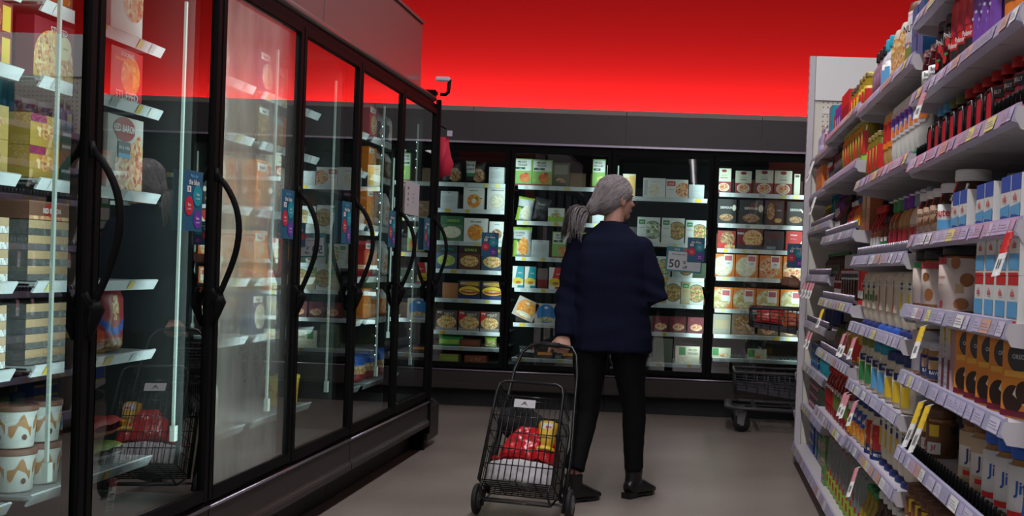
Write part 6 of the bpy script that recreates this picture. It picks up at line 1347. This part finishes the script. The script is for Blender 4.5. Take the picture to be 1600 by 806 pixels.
def panel(n0, n1f, name, uTop, thick=.0022, loop=.0075):
    b = MB()
    sh_ = -.006 if name == 'front' else 0
    def Q(f, u): return K(Wd(u)*f*.94+sh_*u/.48, u, n1f(u))
    b.tube([Q(-1, .02), Q(-1, uTop-.05), K(-Wd(uTop)*.94+.008+sh_, uTop-.015, n1f(uTop)), K(-Wd(uTop)*.94+.035+sh_, uTop, n1f(uTop)), K(Wd(uTop)*.94-.035+sh_, uTop, n1f(uTop)), K(Wd(uTop)*.94-.008+sh_, uTop-.015, n1f(uTop)), Q(1, uTop-.05), Q(1, .02)], loop, M_WIRE, 8)
    for i in range(1, 12): f = -1+2*i/12; b.tube([Q(f, .02), Q(f, uTop-.07)], thick, M_WIRE, 5)
    u = .02
    while u < uTop-.05: b.tube([Q(-1, u), Q(1, u)], thick*1.2, M_WIRE, 5); u += .075
    b.tube([Q(-1, uTop-.07), Q(1, uTop-.07)], .004, M_WIRE, 6)
    return b
part('front_panel', panel(0, lambda u: DP, 'front', HB), T0)
part('rear_panel', panel(0, lambda u: .012, 'rear', HB-.10), T0)
for q in (-1, 1):
    b = MB()
    for i in range(1, 7): n_ = .012+(DP-.012)*i/7; b.tube([K(q*Wd(.02)*.94, .02, n_), K(q*Wd(.45)*.94, .47, n_)], .0022, M_WIRE, 5)
    for k in range(7): u = .02+.075*k; b.tube([K(q*Wd(u)*.94, u, .012), K(q*Wd(u)*.94, u, DP)], .0026, M_WIRE, 5)
    part('side_panel', b, T0)
b = MB()
for i in range(5): f = -1+2*i/4; b.tube([K(.166*f, .02, .01), K(.166*f, .02, DP)], .0024, M_WIRE, 5)
for k in range(8): n_ = .01+(DP-.01)*k/7; b.tube([K(-.168, .02, n_), K(.168, .02, n_)], .003, M_WIRE, 5)
part('bottom_grid', b, T0)
b = MB(); b.tube([K(-.226, -.0, .0), K(.226, -.0, .0)], .006, M_STEEL, 8); part('axle', b, T0)
b = MB()
for q in (-1, 1): b.tube([K(q*.15, .02, .012), K(q*.15, -.045, DP*.55), K(q*.15, -.03, DP), K(q*.15, .02, DP)], .005, M_WIRE, 6)
b.tube([K(-.15, -.045, DP*.55), K(.15, -.045, DP*.55)], .004, M_WIRE, 6); part('foot_bracket', b, T0)
for q in (-1, 1):
    c = K(q*.213, 0, 0); t_ = MB(); ax = Vector((A.x, A.y, 0)).normalized(); c = Vector((c.x, c.y, .070))
    ring = [(c+Vector((0, 0, 1))*.056*math.cos(i*PI/14)+ax.cross(Vector((0, 0, 1)))*.056*math.sin(i*PI/14)) for i in range(28)]
    t_.tube(ring, [(.013, .0135)]*28, M_RUB, 10, side=tuple(ax), closed=True)
    wl = part('wheel', t_, T0); h = MB(); h.tube([c-ax*.012, c+ax*.012], .044, C('hub_grey', .10, .10, .10), 20); h.tube([c-ax*.018, c+ax*.018], .014, M_STEEL, 12); part('hub', h, wl)
b = MB()
def Qf(a, u, e=0): return tuple(K(a, u, DP+.007+e))
b.add([Qf(-.066, .362), Qf(.030, .362), Qf(.028, .400), Qf(-.068, .400)], [(0, 1, 2, 3)], C('plate_white', .55, .53, .56)); b.add([Qf(-.038, .369, .001), Qf(-.020, .392, .001), Qf(-.002, .369, .001), Qf(-.020, .380, .001)], [(0, 1, 2, 3)], DGREY)
part('name_plate', b, T0, 'white plate')
# contents: white bag, red bag, black cloth, mustard bottle
def blob(name, pts, radii, m, vox, amp, fr, label, cat, seed=0):
    b = MB(); b.tube(pts, radii, m, 20, side=tuple(A)); off = Vector((seed, seed*2, 0))
    o = part(name, remesh(b, vox, 3, name, lambda co: amp*noise.noise(co*fr+off)+amp*.5*abs(noise.noise(co*fr*2.3+off)), m), None); return tag(o, label, cat)
blob('white_paper_bag', [K(0, .035, .112), K(0, .06, .112), K(0, .115, .112), K(0, .13, .112)], [(.150, .080), (.158, .086), (.156, .084), (.150, .08)], mat('white_paper', (.56, .54, .56), .6), .006, .010, 14, 'white bag at the bottom of the wire trolley', 'bag', 1)
blob('red_plastic_bag', [K(0, .142, .112), K(.0, .165, .112), K(-.0, .190, .112), K(-.020, .218, .112), K(-.062, .252, .112)], [(.146, .080), (.152, .084), (.150, .084), (.132, .082), (.080, .072)], mat('red_plastic_film', (.62, .008, .015), .22, coat=.4), .0055, .013, 20, 'crumpled red plastic bag inside the wire trolley', 'bag', 4)
blob('black_cloth', [K(-.140, .335, .10), K(-.08, .335, .10), K(-.0, .310, .090), K(.06, .300, .075)], [(.045, .06), (.080, .085), (.085, .080), (.06, .06)], mat('black_cloth', (.008, .008, .010), .8), .006, .014, 16, 'black folded cloth lying on the red bag in the trolley', 'cloth', 7)
mb_ = bottle('trolley_mustard', .140, .046, C('bright_mustard', .75, .42, .02), YELLOW, C('mustard_label', .78, .48, .03), 'inverted', ((.66, .86, -.6, .6, WHITE), (.68, .76, -.1, .5, RED)), None, .75, .14, (.40, .86))
o = link('mustard_bottle', None); 
for pn, me, lb in mb_: link(pn, me, o)
zq = U; yq = -(Nn-zq*Nn.dot(zq)).normalized(); xq = yq.cross(zq)
o.matrix_world = Matrix.Translation(K(.090, .190, .158)) @ Matrix((xq, yq, zq)).transposed().to_4x4(); tag(o, 'yellow mustard squeeze bottle standing in the wire trolley', 'bottle')
b = MB(); b.box(0, 0, 0, .001, .001, .001, WHITE)

# ---- black two-level store cart at the far right
T1 = thing('store_cart', 'black two-level store cart by the back freezers, behind shelving end', 'cart', (0, 0, 0))
PLB = mat('black_cart_plastic', (.04, .04, .047), .42)
def basket(x0, x1, zt, zl, zr, y0, y1, name):
    """basket tapering in height from left (zl) to right (zr) bottoms"""
    b = MB(); n = 9
    b.tube([(x0, y0, zt), (x1, y0, zt), (x1, y1, zt), (x0, y1, zt)], [(.010, .016)]*4, PLB, 8, closed=True)
    for s_, yy in ((0, y0), (1, y1)):
        dy = .02*(1 if s_ == 0 else -1)
        for i in range(n+1):
            f_ = i/n; x = x0+(x1-x0)*f_; zb = zl+(zr-zl)*f_; b.tube([(x, yy, zt), (x+.01*(1-f_), yy+dy, zb)], .0045, PLB, 6)
        for k in range(1, 6):
            g = k/6; b.tube([(x0+.01, yy+dy*g, zt+(zl-zt)*g), (x1, yy+dy*g, zt+(zr-zt)*g)], .003, PLB, 5)
        b.add([(x0+.02, yy+dy*.8, zl+.0), (x1, yy+dy*.8, zr), (x1, yy+dy*.8, zr+.055), (x0+.02, yy+dy*.8, zl+.030)], [(0, 1, 2, 3)], PLB)
    for xx, zb in ((x0, zl), (x1, zr)):
        for i in range(1, 7): y = y0+(y1-y0)*i/7; b.tube([(xx, y, zt), (xx, y, zb)], .0045, PLB, 6)
    for i in range(10): f_ = i/9; b.tube([(x0+.01+(x1-x0)*f_, y0+.02, zl+(zr-zl)*f_), (x0+.01+(x1-x0)*f_, y1-.02, zl+(zr-zl)*f_)], .003, PLB, 5)
    for k in range(6): y = y0+.02+(y1-y0-.04)*k/5; b.tube([(x0+.01, y, zl), (x1, y, zr)], .003, PLB, 5)
    return b
part('upper_basket', basket(.385, .96, .885, .75, .675, 8.45, 8.86, 'u'), T1)
part('lower_basket', basket(.285, .98, .425, .30, .215, 8.42, 8.90, 'l'), T1)
b = MB(); b.tube([(.245, 8.47, .175), (.265, 8.42, .175), (.33, 8.40, .175), (1.0, 8.42, .16), (1.0, 8.92, .16), (.33, 8.93, .175), (.255, 8.90, .175)], [(.014, .030)]*7, PLB, 8, side=(0, 0, .0) if False else None, closed=True)
b.box(.42, 8.44, .165, .45, 8.90, .180, PLB); b.box(.70, 8.44, .160, .73, 8.90, .175, PLB); b.box(.26, 8.645, .168, .98, 8.665, .178, PLB); part('base_frame', b, T1)
b = MB(); b.tube([(.92, 8.44, .16), (.95, 8.46, .50), (.97, 8.48, .90), (1.04, 8.50, 1.02)], .016, PLB, 8); b.tube([(.92, 8.90, .16), (.95, 8.88, .50), (.97, 8.84, .90), (1.04, 8.82, 1.02)], .016, PLB, 8); b.tube([(1.04, 8.46, 1.02), (1.04, 8.86, 1.02)], .016, PLB, 8); part('push_frame', b, T1)
for x, y in ((.345, 8.46), (.345, 8.87), (.92, 8.46), (.92, 8.87)):
    b = MB(); b.tube([(x, y-.014, .062), (x, y+.014, .062)], [(.062, .062)]*2, M_RUB, 24); wl = part('caster', b, T1)
    h = MB(); h.tube([(x, y-.018, .062), (x, y+.018, .062)], .022, M_STEEL, 14); h.prism([(x-.03, .062), (x+.012, .045), (x+.035, .150), (x-.03, .150)], 'y', y-.021, y-.017, C('fork_grey', .16, .16, .17)); part('fork', h, wl)
for i, (x, z, m, ds) in enumerate(((.52, .785, RED, 'red packaged food in the store cart, left'), (.72, .755, C('cart_orange', .60, .14, .03), 'orange red packaged food in the store cart, right'))):
    bb = bag('cart_food%d' % i, .20, .08, .12, m, lambda u, v, m=m: F_RED if .3 < v < .6 else m, (), 101+i); o = link('food_package', bb[0][1], None, (x, 8.62, z-.015), (R(-15), R(5), 0)); tag(o, ds, 'package')
bb = carton('green_cart_pack', .09, .07, .10, DGREEN, [('r', .1, .1, .9, .5, LIME)]); o = link('food_package', bb[0][1], None, (.88, 8.64, .715), (0, R(8), 0)); tag(o, 'dark green package at the right of the store cart basket', 'package')
# ---- second person, mostly behind the shelving end: reaching hand visible
P2 = thing('person', 'person mostly hidden behind the shelving end, one bare hand reaching left', 'person', (0, 0, 0))
b = MB(); HW2 = head_mb(b, (1.34, 8.52, 1.60), R(-25), SKIN2, 0, .98)
b.tube([(1.36, 8.50, 1.38), (1.35, 8.50, 1.46), (1.345, 8.51, 1.56)], [(.08, .07), (.052, .052), (.054, .056)], SKIN2, 14, side=(1, 0, 0))
b.tube([(1.36, 8.5, .80), (1.36, 8.5, 1.05), (1.36, 8.5, 1.28), (1.36, 8.5, 1.42)], [(.15, .11), (.13, .10), (.16, .11), (.12, .07)], SKIN2, 16, side=(1, 0, 0))
s2, e2, w2 = Vector((1.20, 8.55, 1.36)), Vector((1.02, 8.76, 1.14)), Vector((.760, 8.90, 1.060))
b.tube([s2, (s2+e2)/2, e2, (e2+w2)/2, w2], [.05, .045, .038, .036, .027], SKIN2, 12); s3, e3, w3 = Vector((1.53, 8.49, 1.36)), Vector((1.60, 8.44, 1.10)), Vector((1.52, 8.55, .90))
b.tube([s3, (s3+e3)/2, e3, (e3+w3)/2, w3], [.05, .045, .038, .036, .026], SKIN2, 12)
for q in (-1, 1): x = 1.36+q*.095; b.tube([(x, 8.5, .85), (x, 8.5, .66), (x, 8.51, .47), (x, 8.49, .34), (x, 8.48, .12), (x, 8.48, .03)], [.085, .075, .052, .052, .034, .034], SKIN2, 14)
hand_mb(b, w2, (-.95, .10, .22), (.1, .9, -.35), (0, .1, 1), .30, .185, SKIN2); hand_mb(b, w3, (-.1, .2, -1), (-1, 0, 0), (0, -1, 0), .3, .175, SKIN2)
part('body', remesh(b, .0050, 3, 'body', None, SKIN2), P2)
b = MB(); b.tube([(1.36, 8.5, .84), (1.36, 8.5, 1.05), (1.36, 8.5, 1.28), (1.36, 8.5, 1.38), (1.36, 8.5, 1.45)], [(.18, .14), (.16, .125), (.18, .13), (.15, .10), (.07, .065)], DGREY, 20, side=(1, 0, 0))
CL = mat('dark_coat_cloth', (.02, .02, .024), .85)
b.tube([s2+Vector((.05, 0, 0)), s2, (s2+e2)/2, e2, e2.lerp(w2, .45)], [.065, .068, .062, .056, .050], CL, 16); b.tube([s3-Vector((.05, 0, 0)), s3, (s3+e3)/2, e3, e3.lerp(w3, .85)], [.065, .068, .062, .054, .042], CL, 16)
part('jacket', remesh(b, .008, 4, 'jacket', lambda co: .006*noise.noise(co*11), CL), P2)
b = MB(); b.tube([(1.36, 8.5, .95), (1.36, 8.5, .86), (1.36, 8.5, .80)], [(.155, .12), (.165, .125), (.12, .10)], TROU, 20, side=(1, 0, 0))
for q in (-1, 1): x = 1.36+q*.095; b.tube([(x, 8.5, .85), (x, 8.5, .66), (x, 8.51, .47), (x, 8.49, .30), (x, 8.48, .07)], [.098, .088, .070, .062, .056], TROU, 16)
part('trousers', remesh(b, .008, 4, 'trousers', None, TROU), P2)
b = MB(); b.ball(HW2(0, -.018, .040), (.084, .098, .088), BLACK, 22, 14); part('hair', remesh(b, .006, 3, 'hair', lambda co: .003*noise.noise(co*60), mat('black_hair', (.01, .008, .008), .5)), P2)
for q in (-1, 1):
    x = 1.36+q*.095; b = MB(); b.tube([(x, 8.42, .045), (x, 8.48, .055), (x, 8.56, .042), (x, 8.64, .030), (x, 8.68, .024)], [(.03, .035), (.04, .05), (.044, .036), (.04, .026), (.02, .014)], M_RUB, 16, side=(1, 0, 0)); part('shoe', remesh(b, .006, 3, 'shoe', None, M_RUB), P2)
finish_labels()
